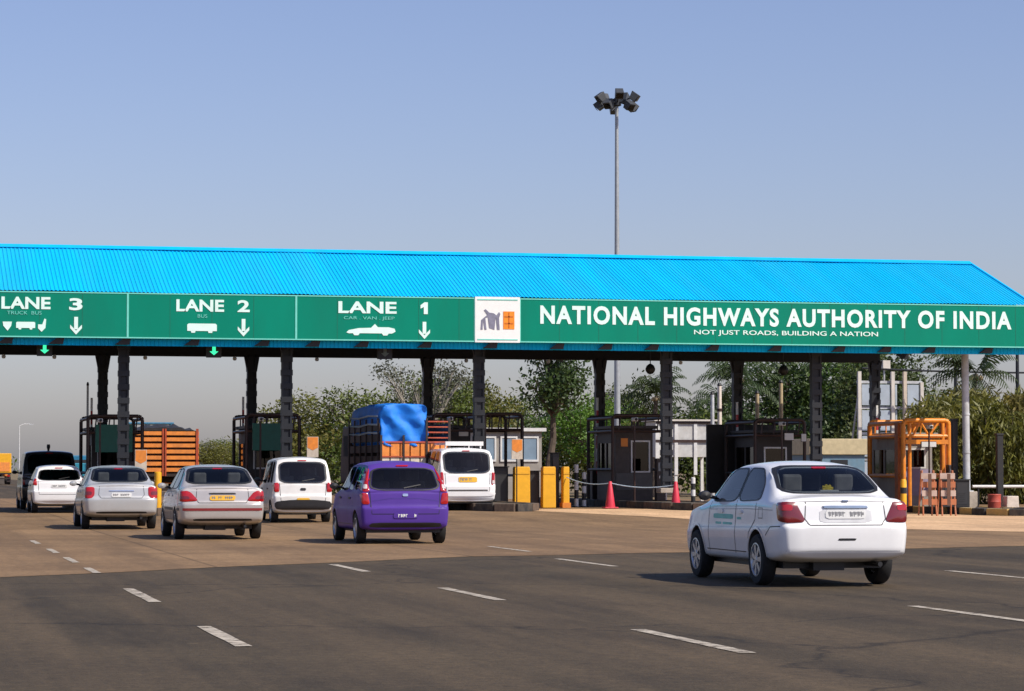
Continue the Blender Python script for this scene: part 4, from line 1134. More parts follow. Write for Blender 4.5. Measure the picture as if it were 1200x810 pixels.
sp = tall_spec(3.70, 1.58, 1.44, .93, P_white, .40, .85, .95, .74, .285, .60, 2.38)
build_tall('hatchback', 'low white hatchback at the far left between dark jeep and silver sedan', (4.86, 81.4, gz(4.7, 81)), sp, glass=G_dark, lamps=[(.64, .82), (.78, .84), (.77, 1.02), (.66, 1.02)], plm=M_plw, platez=.80)
sp = tall_spec(4.40, 1.78, 1.92, 1.10, P_dark, .22, 1.1, 1.10, .82, .36, .80, 2.6, .03)
c = build_tall('jeep', 'black jeep wagon in lane 3 behind the low white hatchback', (4.98, 88.6, gz(4.5, 88)), sp, cat='jeep', glass=G_dark, lamps=[(.76, .80), (.84, .80), (.85, 1.08), (.78, 1.08)], platez=.72)
MB().path([(0, .8, 1.90), (0, .8, 2.02), (0, .8, 2.10)], [.03, .06, .05], 8).build('roof_aerial', M_trim, c.root)

# ---- trucks
M_tor = mat('truck_orange', (0.82, 0.27, 0.05), 0.5, var=0.15, dirt=(0.30, 0.14, 0.08), dirt_amt=0.5)
M_tred = mat('truck_red', (0.42, 0.07, 0.03), 0.5, var=0.2, dirt=(0.2, 0.1, 0.06), dirt_amt=0.5)
M_tcream = mat('truck_cream', (0.72, 0.64, 0.52), 0.5, var=0.1, dirt=(0.3, 0.25, 0.2), dirt_amt=0.4)
M_tdark = mat('truck_dark', (0.030, 0.018, 0.015), 0.6, var=0.3)
M_tarp = mat('blue_tarpaulin', (0.004, 0.19, 0.72), 0.65, var=0.2, scale=2.5, bump=0.5, bscale=5)
M_tblack = mat('black_tarpaulin', (0.02, 0.02, 0.022), 0.7, var=0.3)
M_rope = mat('pale_rope', (0.45, 0.55, 0.62), 0.8)
M_tblue = mat('truck_blue_paint', (0.02, 0.16, 0.28), 0.5, var=0.2)
def truck_base(t, W, L, bed_z, cabm, wheel_r=.48):
    h = W / 2
    MB().box(-.45, -.35, .1, L - .3, bed_z - .35, bed_z - .12).box(.35, .45, .1, L - .3, bed_z - .35, bed_z - .12).build('chassis', M_tdark, t)
    MB().box(-h, h, .02, L - 2.1, bed_z - .12, bed_z).build('bed_floor', M_tdark, t)
    cb = MB(); y0 = L - 1.9
    cb.prism([(y0, .75), (y0, 2.55), (L - .45, 2.55), (L - .05, 1.75), (L, 1.5), (L, .75)], 'x', -h * .94, h * .94)
    cab = cb.build('cab', cabm, t, bevel=.05)
    MB().box(-h * .80, h * .80, y0 - .006, y0 + .02, 1.75, 2.3).build('cab_rear_window', M_intr, cab)
    for sx in (-1, 1): MB().box(sx * h * .94 - .01, sx * h * .94 + .01, y0 + .3, L - .65, 1.6, 2.25).build('cab_window', M_intr, cab)
    add_wheels(t, (1.25, L - 1.05), W - .35, wheel_r, .30, 'cap')
    for sx in (-1, 1):
        MB().box(sx * (h - .22) - .18, sx * (h - .22) + .18, .05, .09, .25, .70).build('mud_flap', M_tdark, t)
        MB().box(sx * (h - .25) - .13, sx * (h - .25) + .13, -.02, .04, bed_z - .34, bed_z - .20).build('tail_lamp', M_red, t)
    MB().box(-h + .05, h - .05, -.06, .02, .52, .66).build('rear_bumper', M_tdark, t)

# truck with orange slatted body beyond lane 2
t = thing('truck', 'truck with orange slatted body and black-covered load in lane 2', 'truck', (9.45, 97.0, gz(9.4, 97)), group='trucks at the toll plaza')
W = 2.42; h = W / 2
truck_base(t, W, 8.2, 1.15, M_tor)
for k in range(7):
    z = 1.20 + k * .215
    MB().box(-h, -.06, -.03, .03, z, z + .135).build('tailgate_slat', M_tor, t); MB().box(.06, h, -.03, .03, z, z + .135).build('tailgate_slat', M_tor, t)
    for sx in (-1, 1): MB().box(sx * h - .02, sx * h + .02, .04, 6.0, z, z + .135).build('side_slat', M_tor, t)
for x in (-h + .05, -.03, .03, h - .05): MB().box(x - .045, x + .045, -.06, -.031, 1.05, 2.72).build('tailgate_post', M_tred, t)
MB().box(-h + .04, h - .04, .05, .10, 1.15, 2.65).build('tailgate_backing', M_tdark, t)
mb = MB(); n = 12; m_ = 8; vs = []; fs = []
for j in range(m_ + 1):
    y = .05 + 5.8 * j / m_
    for i in range(n + 1):
        u = -1 + 2 * i / n
        vs.append((u * (h - .03), y, 2.60 + .27 * (1 - abs(u) ** 2.5) * (1 - .4 * (j in (0, m_))) + .05 * math.sin(i * 2.3 + j * 1.7) + .03 * math.sin(i * 4.1 + j)))
for j in range(m_):
    for i in range(n): fs.append((j * (n + 1) + i, j * (n + 1) + i + 1, (j + 1) * (n + 1) + i + 1, (j + 1) * (n + 1) + i))
k = len(vs)
vs += [(-h + .03, .05, 2.45), (h - .03, .05, 2.45)]
fs.append(tuple([k] + [k + 1] + list(range(n, -1, -1))))
mb.add(vs, fs).build('load_cover', M_tblack, t, smooth=True)
rk = MB()
for x in (-.9, 0, .9): rk.tube((x, 6.6, 2.55), (x, 6.6, 3.05), .035, n=8)
rk.tube((-1.0, 6.6, 3.02), (1.0, 6.6, 3.02), .04, n=8); rk.tube((-1.0, 7.6, 3.02), (1.0, 7.6, 3.02), .04, n=8)
for x in (-.95, .95): rk.tube((x, 6.6, 3.02), (x, 7.6, 3.02), .035, n=8); rk.tube((x, 7.6, 2.5), (x, 7.6, 3.02), .035, n=8)
rk.build('cab_rack', M_tblue, t)

# truck with blue tarpaulin in lane 1
t = thing('truck', 'truck loaded under a blue tarpaulin with orange and cream tailgate in lane 1', 'truck', (15.10, 79.3, gz(15, 80) - .0), group='trucks at the toll plaza')
W = 2.10; h = W / 2
truck_base(t, W, 7.6, 1.02, M_tdark, .45)
for j in range(7):
    xa = -h + j * (W / 7); xb = xa + W / 7 - .035
    MB().box(xa + .017, xb + .017, -.04, .03, 1.06, 1.55).build('tailgate_panel', M_tcream, t, bevel=.008)
    MB().box(xa + .017, xb + .017, -.04, .03, 1.58, 1.96).build('tailgate_panel', M_tor, t, bevel=.008)
MB().box(-h, h, -.07, -.041, 1.545, 1.585).build('tailgate_bar', M_tred, t)
MB().box(-h, h, -.06, .03, 1.965, 2.02).build('tailgate_rail', M_tred, t)
for x in (-h + .03, -h * .33, h * .33, h - .03): MB().box(x - .03, x + .03, -.075, -.042, 1.05, 2.7 if x > 0 else 2.2).build('tailgate_post', M_tdark, t)
for sx in (-1, 1):
    for k in range(5):
        z = 1.05 + k * .32
        MB().box(sx * h - .02, sx * h + .02, .04, 5.4, z, z + .22).build('side_board', M_tdark, t)
    for j in range(6): MB().box(sx * (h + .03) - .02, sx * (h + .03) + .02, .1 + j * 1.04, .2 + j * 1.04, 1.0, 2.7).build('side_post', M_tdark, t)
for k in range(4): MB().tube((h * .35, -.05, 2.12 + k * .16), (h, -.05, 2.12 + k * .16), .022, n=6).build('rear_rail', M_tred, t)
# lumpy tarpaulin over the load on the left two thirds of the bed
rr = random.Random(3)
bm = bmesh.new()
bmesh.ops.create_cube(bm, size=1.0)
bmesh.ops.subdivide_edges(bm, edges=bm.edges, cuts=21, use_grid_fill=True)
for v in bm.verts:
    p = v.co * 2
    q = Vector((math.copysign(abs(p.x) ** .9, p.x), p.y, p.z))
    k = max(0, (abs(p.x) ** 6 + abs(p.z) ** 6) - 1) * .10 + max(0, (abs(p.y) ** 8 + abs(p.z) ** 8) - 1) * .04
    q.x *= 1 - k; q.z *= 1 - k
    q += Vector((math.sin(p.z * 5 + p.y * 3), math.sin(p.x * 6 + p.z * 4), math.sin(p.x * 5 + p.y * 4))) * .022
    q += Vector((mnoise.noise(p * 3.1), mnoise.noise(p * 3.1 + Vector((9, 0, 0))) * .4, mnoise.noise(p * 3.1 + Vector((0, 9, 0))))) * .045 + Vector((mnoise.noise(p * 7), mnoise.noise(p * 7.3) * .3, mnoise.noise(p * 6.1))) * .016
    v.co = Vector((-.33 + q.x * .70, 2.55 + q.y * 2.55, 2.50 + q.z * .64))
me = bpy.data.meshes.new('tarpaulin'); bm.to_mesh(me); bm.free(); me.materials.append(M_tarp)
me.polygons.foreach_set('use_smooth', [True] * len(me.polygons))
tp = link('tarpaulin', me, t)
for k in range(3):
    z = 2.26 + k * .25
    MB().path([(-1.10, 0.15, z), (-1.105, 1.7, z + .03), (-1.105, 3.3, z - .02), (-1.10, 5.0, z + .02)], [.028] * 4, 6).build('rope', M_rope, tp)
# far orange truck at the left edge
t = thing('truck', 'small far orange truck at the left edge of the road', 'truck', (9.9, 262, 0), group='trucks at the toll plaza')
truck_base(t, 2.5, 8.5, 1.1, M_tor)
MB().box(-1.25, 1.25, 0, 6.3, 1.1, 2.95).build('cargo_box', M_yel, t, bevel=.06)
MB().box(-1.1, 1.1, -.03, -.002, 1.25, 2.1).build('rear_door', M_tor, t)
# teal goods vehicle far down lane 3
t = thing('truck', 'teal goods truck far beyond lane 3 behind the dark jeep', 'truck', (7.75, 112, gz(7, 112)), group='trucks at the toll plaza'); t.scale = (.78, .78, .74)
truck_base(t, 2.2, 6.6, 1.0, M_tblue, .42)
MB().box(-1.1, 1.1, 0, 4.4, 1.0, 2.1).build('cargo_box', mat('teal_paint', (.02, .22, .32), .5), t, bevel=.04)
for x in (-.7, 0, .7): MB().box(x - .03, x + .03, -.03, -.002, 1.02, 2.08).build('rear_rib', M_tblue, t)

# ------------------------------------------------------------------ barriers, cones and clutter at the closed lane
M_cone = mat('cone_red', (0.62, 0.030, 0.060), 0.5, var=0.08, dirt=(0.3, 0.1, 0.08), dirt_amt=0.3)
for x, y, lab in ((21.22, 79.9, 'red traffic cone in front of the brown booth window'), (22.90, 78.6, 'red traffic cone left of the near white sedan, beside a column')):
    t = thing('traffic_cone', lab, 'cone', (x, y, gz(x, y) + .012), group='red cones at the closed lane')
    MB().lathe([(.001, .82), (.035, .82), (.05, .80), (.15, .06), (.15, .04)], n=20).build('cone_body', M_cone, t, smooth=True)
    MB().lathe([(.0985, .43), (.083, .55)], n=20).build('cone_band', mat('cone_band', (.66, .10, .13), .4), t, smooth=True)
    MB().box(-.21, .21, -.21, .21, 0, .045).build('cone_base', M_cone, t, bevel=.012)
for x, w, lab in ((18.95, .25, 'broad yellow barrier block nearest the white taxi'), (19.80, .21, 'middle one of the three yellow barrier blocks'), (20.34, .10, 'slim yellow barrier block with orange foot')):
    y = 82.0
    t = thing('barrier_block', lab, 'barrier', (x, y, gz(x, y) + .006), group='yellow barrier blocks closing the lane')
    MB().prism([(-w, 0), (w, 0), (w * .96, 1.22), (w * .88, 1.27), (-w * .88, 1.27), (-w * .96, 1.22)], 'y', -.16, .16).build('block', M_yel, t, bevel=.02)
    MB().box(-w * .9, w * .9, -.175, -.161, 1.04, 1.10).build('top_ledge', M_yel, t)
    if w < .15: MB().box(-w - .03, w + .03, -.20, .20, 0, .16).build('foot', M_haz_o, t)
# black steel cabinets between the yellow blocks
for x, w, hh, lab in ((18.35, .24, 1.25, 'black cabinet between the white taxi and the yellow blocks'), (19.38, .20, 1.12, 'black cabinet between the two broad yellow blocks'), (20.10, .11, 1.68, 'tall black post cabinet beside the slim yellow block')):
    t = thing('black_cabinet', lab, 'cabinet', (x, 82.4, gz(x, 82.4) + .006), group='black cabinets at the closed lane')
    MB().box(-w, w, -.16, .16, 0, hh).build('case', M_black, t, bevel=.015)
    MB().box(-w * .8, w * .8, -.172, -.161, .12, hh - .1).build('door', mat('cabinet_door', (.022, .022, .024), .5), t)
    MB().box(-w - .03, w + .03, -.19, .19, hh, hh + .03).build('lid', M_black, t)
# sagging rope from the last yellow block to the cones
mb = MB(); pts = []
for (x0, y0, z0), (x1, y1, z1) in (((20.34, 81.8, 1.15), (21.22, 79.9, .98)), ((21.22, 79.9, .98), (22.90, 78.6, .93))):
    for i in range(9):
        u = i / 8; pts.append((x0 + (x1 - x0) * u, y0 + (y1 - y0) * u, z0 + (z1 - z0) * u - .22 * 4 * u * (1 - u) * .5))
mb.path(pts, [.016] * len(pts), 6)
tag(mb.build('rope', M_rope), 'thin pale rope sagging between the yellow block and the red cones', 'rope')

def striped_post(x, y, h_, lab, m1, m2, r=.07):
    t = thing('marker_post', lab, 'post', (x, y, gz(x, y) + .006), group='marker posts at the islands')
    k = 5
    for i in range(k): MB().lathe([(r, h_ * i / k), (r, h_ * (i + 1) / k)] if i < k - 1 else [(r, h_ * i / k), (r, h_ - .02), (r * .6, h_), (.001, h_)], n=12).build('band', m1 if i % 2 == 0 else m2, t, smooth=True)
    MB().lathe([(.001, .03), (r * 2, .03), (r * 2.2, 0)], n=12).build('foot', M_black, t, smooth=True)
striped_post(7.33, 77.0, 1.22, 'slim yellow post between the two silver sedans', M_yel, M_yel, .10)
striped_post(21.00, 83.2, 1.35, 'white and black post left of the brown booth', M_wframe, M_black)
striped_post(21.35, 83.6, 1.10, 'shorter white and black post close to the brown booth', M_wframe, M_black)
striped_post(23.95, 80.3, .95, 'white and black post right of the column by the right red cone', M_wframe, M_black)
# boom barriers with raised arms, ticket machines, cameras on each island
WHO = ['on the leftmost island', 'between lanes 2 and 1', 'behind the white taxi', 'behind the red cones', 'behind the near white sedan', 'beside the orange frame']
M_redp = mat('boom_red', (.45, .03, .03), .5)
for i, x in enumerate(ISL):
    z = (gz(x, 88) if i < 5 else 0) + .19
    t = thing('boom_barrier', 'raised boom barrier ' + WHO[i], 'barrier', (x - .45, 87.6, z), group='boom barriers on the islands')
    MB().box(-.16, .16, -.18, .18, 0, 1.0).build('cabinet', M_tdark if i < 5 else M_orange, t, bevel=.02)
    for k in range(6): MB().box(-.035, .035, -.24, -.19, .85 + k * .42, 1.27 + k * .42).build('arm_segment', M_wframe if k % 2 else M_redp, t)
    t = thing('ticket_machine', 'dark ticket machine post ' + WHO[i], 'machine', (x + .45, 83.0, z), group='ticket machines on the islands')
    MB().box(-.15, .15, -.14, .14, 0, 1.35).build('case', M_tdark, t, bevel=.02)
    MB().box(-.10, .10, -.152, -.141, .95, 1.22).build('screen', mat('machine_screen', (.16, .18, .2), .2), t)
    MB().box(-.07, .07, -.156, -.141, .72, .80).build('slot', M_wframe, t)
    t = thing('camera_post', 'thin camera post ' + WHO[i], 'camera', (x - .55, 82.4, z), group='camera posts on the islands')
    MB().tube((0, 0, 0), (0, 0, 2.5), .03, n=8).build('post', M_brown, t, smooth=True)
    MB().box(-.07, .07, -.20, .12, 2.5, 2.62).build('camera_body', M_wframe, t, bevel=.02)
    MB().tube((0, -.20, 2.56), (0, -.24, 2.56), .045, n=10).build('lens', M_black, t)
    for k, (dx, dz) in enumerate(((-.2, 1.25), (.22, 1.4))):
        pass
for x, y, z, w_, h_, m_, lab in ((17.55, 84.0, 2.55, .30, .22, M_wframe, 'small white notice on the frame above the white taxi'), (22.75, 83.9, 2.25, .22, .26, M_haz_o, 'small orange notice on the brown booth frame'),
                                 (28.35, 84.2, 2.45, .30, .22, M_wframe, 'small white notice on the frame behind the near white sedan'), (28.85, 84.2, 2.42, .16, .24, M_wframe, 'narrow white notice right of another on the dark frame'),
                                 (32.70, 83.05, 2.20, .50, .16, M_bor if False else M_wframe, 'white notice strip on the orange frame')):
    t = thing('notice', lab, 'notice', (x, y, z), group='notices on the booth frames')
    MB().box(-w_ / 2, w_ / 2, -.012, .012, -h_ / 2, h_ / 2).build('plate', m_, t)
    MB().box(-w_ / 2 - .015, w_ / 2 + .015, .013, .03, -h_ / 2 - .015, h_ / 2 + .015).build('backing', M_brown, t)

# right-hand end of the plaza: folding barricade, cabinet, blocks, rail
M_pinkw = mat('barricade_white', (.52, .40, .34), .6, dirt=(.36, .24, .18), dirt_amt=.7)
M_bor = mat('barricade_orange', (.46, .15, .06), .6, dirt=(.32, .18, .12), dirt_amt=.7)
t = thing('folding_barricade', 'folded orange and white striped barricade standing in front of the orange frame', 'barricade', (29.75, 75.0, gz(29.7, 75) + .012), R(-8))
for s, x in ((-1, -.26), (1, .30)):
    for q in (-1, 1):
        MB().tube((x - .20, q * .30, 0), (x - .17, q * .04, 1.32), .025, n=8).build('leg', M_bor, t); MB().tube((x + .20, q * .30, 0), (x + .17, q * .04, 1.32), .025, n=8).build('leg', M_bor, t)
    for k in range(4):
        z = .32 + k * .25; yy = -(.30 - .26 * z / 1.32) - .04
        MB().prism([(x - .22, z), (x + .22, z), (x + .22, z + .17), (x - .22, z + .17)], 'y', yy - .02, yy).build('board', M_pinkw if k % 2 else M_bor, t)
    MB().box(x - .05, x + .05, -.30, -.285, .30, 1.22).build('centre_strap', mat('strap_dark', (.12, .06, .04), .7), t)
t = thing('yellow_bollard', 'short yellow post at the left foot of the orange frame', 'bollard', (29.35, 76.6, gz(29.3, 76.6) + .012))
MB().lathe([(.001, 1.05), (.07, 1.04), (.09, 1.0), (.09, 0)], n=14).build('post', M_yel, t, smooth=True)
MB().lathe([(.093, .62), (.093, .80)], n=14).build('black_band', M_black, t, smooth=True)
t = thing('generator_cabinet', 'large black cabinet between the orange frame and the silver column', 'cabinet', (32.10, 79.6, .19))
MB().box(-.46, .46, -.3, .3, .03, .86).build('case', M_black, t, bevel=.02)
MB().box(-.50, .50, -.34, .34, .86, .90).build('lid', M_black, t)
for x in (-.2, .2): MB().box(x - .17, x + .17, -.312, -.301, .12, .78).build('door', mat('cabinet_door', (.022, .022, .024), .5), t)
for k in range(5): MB().box(-.3, .3, -.318, -.3125, .2 + k * .06, .23 + k * .06).build('louvre', M_black, t)
t = thing('drum', 'rusty red drum between the two pale blocks at the right verge', 'drum', (33.66, 80.0, 0.0))
MB().lathe([(.001, .62), (.20, .62), (.215, .60), (.205, .57), (.205, .40), (.215, .38), (.205, .36), (.205, .0)], n=20).build('barrel', mat('drum_red', (.42, .07, .045), .6, dirt=(.2, .1, .07), dirt_amt=.6), t, smooth=True)
t = thing('concrete_block', 'small pale concrete block right of the red drum', 'block', (34.20, 80.0, 0.0))
MB().prism([(-.22, 0), (.22, 0), (.19, .56), (-.19, .56)], 'y', -.2, .2).build('block', mat('pale_block', (.62, .54, .46), .9, dirt=(.3, .22, .16), dirt_amt=.5, bump=.3), t, bevel=.02)
MB().tube((0, 0, .55), (0, 0, .60), .03).build('lifting_pin', M_black, t)
t = thing('black_post', 'slim black post rising behind the pale block at the right verge', 'post', (34.35, 81.2, 0))
MB().box(-.10, .10, -.08, .08, 0, 2.48).build('shaft', M_black, t, bevel=.01)
MB().box(-.12, .12, -.10, .10, 2.48, 2.54).build('cap', M_black, t)
t = thing('black_post', 'black post close to the left of the silver column', 'post', (32.75, 81.0, .19))
MB().box(-.09, .09, -.08, .08, 0, 2.75).build('shaft', M_black, t, bevel=.01)
MB().box(-.11, .11, -.10, .10, 2.75, 2.80).build('cap', M_black, t)
t = thing('pipe_rail', 'white pipe rail along the right verge behind the drum', 'railing', (37.6, 82.6, 0))
MB().tube((-3.6, 0, .84), (7, 0, .84), .05, n=10).build('rail', M_wframe, t, smooth=True)
for i in range(6): MB().tube((-3.4 + i * 2.0, 0, -.1), (-3.4 + i * 2.0, 0, .80), .035, n=8).build('post', M_black, t)

# poles behind the plaza
def pole(name, lab, x, y, z1, r, m, bands=0, cat='pole'):
    t = thing(name, lab, cat, (x, y, gz(x, y) - .02))
    mb = MB(); mb.tube((0, 0, 0), (0, 0, z1), r * 1.15, r, 10); mb.tube((0, 0, 0), (0, 0, .05), r * 2.2, n=10)
    mb.build('shaft', m, t, smooth=True)
    MB().lathe([(r * 1.05, 0), (r * 1.25, .03), (r * .8, .10), (.001, .12)], n=10).build('cap', M_black, t, loc=(0, 0, z1))
    for k in range(bands): MB().lathe([(r * 1.25, 0), (r * 1.25, .10)], n=10).build('band', M_brown, t, loc=(0, 0, .6 + k * (z1 - .8) / max(1, bands)))
    return t
pole('white_pole', 'tall white pole with dark bands left of the near white sedan', 29.34, 95.0, 4.40, .075, mat('pole_white', (.72, .64, .56), .5, dirt=(.4, .3, .22), dirt_amt=.3), 5)
pole('grey_pole', 'grey pole just left of the banded white pole', 29.68, 97.0, 4.15, .07, M_silver, 0)
M_beige = mat('beige_post', (.42, .33, .20), .7)
pole('beige_post', 'short beige post above the booth roof behind the near white sedan', 29.80, 92.0, 4.05, .07, M_beige, 0)
pole('beige_post', 'taller beige post right of the short one behind the near white sedan', 30.68, 92.0, 4.45, .07, M_beige, 0)
pole('thin_pole', 'thin grey pole standing above the leftmost booth frame', 6.05, 86.9, 3.95, .035, M_silver, 0)
for x, lab in ((48.6, 'thin power pole left of the right-hand palm'), (51.7, 'thin power pole at the far right edge')):
    t = thing('power_pole', lab, 'pole', (x, 120, -.05), group='power poles at the right')
    MB().tube((0, 0, 0), (0, 0, 7.4), .11, .075, 10).build('shaft', M_steel, t, smooth=True)
    MB().box(-.6, .6, -.05, .05, 6.9, 7.0).build('cross_arm', M_steel, t)
    for q in (-.5, 0, .5): MB().lathe([(.03, 7.0), (.05, 7.06), (.03, 7.14), (.001, 7.16)], n=8, c=(q, 0, 0)).build('insulator', M_wframe, t)
mb = MB(); mb.path([(44 + i * 1.5, 120, 5.95 + .006 * (i - 5) ** 2) for i in range(13)], [.045] * 13, 6)
tag(mb.build('power_cable', M_steel), 'thick cable strung between the power poles at the right', 'cable')
# faint street lamp far left
t = thing('street_lamp', 'faint thin street lamp far away at the left', 'street lamp', (13.6, 300, -.05))
MB().tube((0, 0, 0), (0, 0, 6.2), .06, .04, 8).build('pole', M_wframe, t)
MB().path([(0, 0, 6.2), (.5, 0, 6.4), (1.1, 0, 6.4)], [.04] * 3, 6).build('arm', M_wframe, t)
MB().box(1.0, 1.5, -.1, .1, 6.33, 6.42).build('lamp_head', M_silver, t)

# ------------------------------------------------------------------ high-mast floodlight
mx, my = 33.55, 125.0
mast = thing('high_mast_light', 'tall grey high-mast floodlight rising behind the canopy', 'floodlight', (mx, my, -.05))
mb = MB(); mb.path([(0, 0, 0), (0, 0, 6), (0, 0, 12), (0, 0, 19.0)], [.17, .145, .115, .08], 14); mb.tube((0, 0, 0), (0, 0, .08), .35, n=14)
mb.build('pole', mat('galvanised', (.36, .38, .39), .5, .3, var=.1), mast, smooth=True)
MB().lathe([(.08, 18.7), (.22, 18.75), (.22, 19.05), (.10, 19.12), (.06, 19.4), (.001, 19.42)], n=14).build('head_frame', M_steel, mast, smooth=True)
for i in range(10):
    a = 2 * math.pi * i / 10 + .2; ca, sa = math.cos(a), math.sin(a)
    o = MB().tube((.2 * ca, .2 * sa, 18.9), (.72 * ca, .72 * sa, 18.78 + .36 * (i % 2)), .03, n=6).build('bracket', M_steel, mast)
    mb = MB(); mb.prism([(-.14, -.20), (.14, -.20), (.22, .20), (-.22, .20)], 'x', -.19, .19)
    f = mb.build('floodlight', mat('flood_body', (.05, .055, .06), .5), mast, loc=(.84 * ca, .84 * sa, 18.72 + .42 * (i % 2) + .06 * math.sin(i * 2.1)), bevel=.02)
    f.rotation_euler = (R(-35), 0, a - math.pi / 2)
    MB().box(-.16, .16, .195, .215, -.12, .12).build('lens', M_glass, f)

# ------------------------------------------------------------------ buildings behind
M_bw = mat('building_white', (.62, .58, .52), .8, var=.08, scale=2, dirt=(.35, .3, .24), dirt_amt=.5)
M_bbl = mat('blue_grey_pane', (.20, .28, .36), .15, var=.15, scale=1.5)
M_bbg = mat('beige_pilaster', (.56, .47, .38), .8, var=.1)
t = thing('panel_frame', 'tall open white frame filled with pale blue-grey panels at the right', 'frame', (46.15, 122.0, -.05)); t.scale = (.9, .9, .9)
M_pan = mat('pale_panel', (.38, .44, .50), .35, var=.12, scale=1.5, dirt=(.25, .25, .25), dirt_amt=.4)
for x in (-1.75, -.80, .10, .78, 1.72): MB().box(x - .09, x + .09, -.06, .12, 0, 6.75 if x < 1 else 6.2).build('upright', M_bw if x != .78 else M_bbg, t)
for z in (.8, 2.15, 3.5, 4.85, 6.2): MB().box(-1.84, 1.80, .121, .20, z - .07, z + .07).build('cross_bar', M_silver, t)
for (a, b) in ((-1.66, -.89), (-.71, .01), (.19, .40), (.87, 1.63)):
    for z in (.87, 2.22, 3.57, 4.92):
        if (a > 1 and z < 1) or (b < .3 and a > 0 and z > 4): continue
        MB().box(a + .06, b - .06, .02, .07, z + .06, z + 1.15).build('panel', M_pan, t)
for x in (-1.75, 1.72):
    MB().tube((x, .1, 5.8), (x, 2.4, 0), .05, n=8).build('brace', M_silver, t)
MB().box(-.35, .05, .2, 1.2, 6.9, 7.35).build('lamp_box', M_bw, t)
MB().tube((-.15, .6, 6.2), (-.15, .6, 6.9), .05, n=8).build('lamp_post', M_silver, t)
t = thing('toll_hut', 'white-framed cabin on legs between the two columns behind the right red cone', 'cabin', (32.5, 110.0, -.03))
MB().box(-1.25, 1.25, .06, 1.8, 1.95, 3.42).build('wall', mat('hut_white', (.52, .52, .50), .6, dirt=(.4, .35, .3), dirt_amt=.4), t)
for x in (-1.25, -.42, .42, 1.25): MB().box(x - .07, x + .07, 0, .06, 1.2, 3.45).build('upright', M_wframe, t)
for z in (2.62, 3.40): MB().box(-1.32, 1.32, -.02, 0, z - .05, z + .05).build('cross_rail', M_brown, t)
for x in (-1.2, -.42, 1.2):
    for y in (.1, 1.7): MB().box(x - .06, x + .06, y - .06, y + .06, 0, 1.95).build('leg', M_wframe, t)
MB().box(-1.4, 1.4, -.1, 1.95, 3.45, 3.52).build('roof', M_bw, t)
t = thing('toll_hut', 'low grey cabin with white window frame behind the yellow barrier blocks', 'cabin', (24.9, 110.0, -.03))
MB().box(-1.4, 1.4, .06, 2.2, 0, 3.0).build('wall', M_cream, t)
MB().box(-1.55, 1.55, -.15, 2.4, 3.0, 3.14).build('roof', M_wframe, t)
for cxw in (-.9, 0, .9):
    f = MB(); a, b = cxw - .36, cxw + .36
    f.box(a, b, .0, .055, 1.75, 1.83).box(a, b, .0, .055, 2.72, 2.80).box(a, a + .07, .0, .055, 1.83, 2.72).box(b - .07, b, .0, .055, 1.83, 2.72)
    fo = f.build('window', M_wframe, t)
    MB().box(a + .07, b - .07, .03, .052, 1.83, 2.72).build('pane', M_bbl, fo)
t = thing('shed', 'low shed with cream fascia and blue-grey wall right of the near sedan roof', 'shed', (36.0, 101.0, -.03))
MB().box(-1.1, 1.1, 0, 2.5, 0, 2.0).build('wall', mat('shed_blue', (.12, .22, .30), .6, dirt=(.2, .2, .2), dirt_amt=.5), t)
MB().box(-1.2, 1.2, -.12, 2.6, 2.0, 2.62).build('fascia', mat('cream_fascia', (.50, .42, .25), .6, dirt=(.4, .33, .2), dirt_amt=.4), t, bevel=.02)
MB().box(-.3, .4, -.02, -.002, 0, 1.8).build('door', M_steel, t)

# ------------------------------------------------------------------ vegetation
L_green = leaf_mat('leaves_green', (.036, .075, .010), (.135, .185, .024))
L_dark = leaf_mat('leaves_dark', (.020, .042, .009), (.085, .115, .022))
L_olive = leaf_mat('leaves_olive', (.080, .090, .013), (.21, .19, .030), .3)
L_bright = leaf_mat('leaves_bright', (.055, .14, .012), (.16, .26, .025), .3)
L_grey = leaf_mat('leaves_greyish', (.05, .06, .035), (.13, .13, .075))
L_palm = leaf_mat('leaves_palm', (.030, .055, .016), (.075, .10, .028))
M_bark = mat('bark', (.10, .075, .055), .95, var=.3, scale=3, bump=.6, bscale=12)
M_barkp = mat('bark_pale', (.30, .27, .22), .95, var=.2, scale=3)

def crown_mesh(name, lobes, nclump, per, leaf, spread, rng, m, droop=0.0, aspect=.5):
    vs = []; fs = []
    vol = [l[3] * l[4] * l[5] for l in lobes]
    for _ in range(nclump):
        l = rng.choices(lobes, vol)[0]
        while True:
            p = Vector((rng.uniform(-1, 1), rng.uniform(-1, 1), rng.uniform(-1, 1)))
            if .02 < p.length <= 1: break
        p = p.normalized() * (p.length ** .45)
        c = Vector((l[0] + p.x * l[3], l[1] + p.y * l[4], l[2] + p.z * l[5]))
        for _ in range(per):
            q = c + Vector((rng.gauss(0, spread), rng.gauss(0, spread), rng.gauss(0, spread * .8)))
            s = leaf * rng.uniform(.6, 1.35)
            d = Vector((rng.gauss(0, 1), rng.gauss(0, 1), rng.gauss(-droop, .8 + droop * .2))).normalized()
            a = d.orthogonal().normalized(); ang = rng.uniform(0, 6.28)
            b = d.cross(a); side = (a * math.cos(ang) + b * math.sin(ang)) * s * aspect
            k = len(vs)
            vs += [q, q + d * s * .5 + side * .5, q + d * s, q + d * s * .5 - side * .5]
            fs.append((k, k + 1, k + 2, k + 3))
    me = bpy.data.meshes.new(name)
    me.from_pydata([tuple(v) for v in vs], [], fs); me.materials.append(m); me.update()
    return me
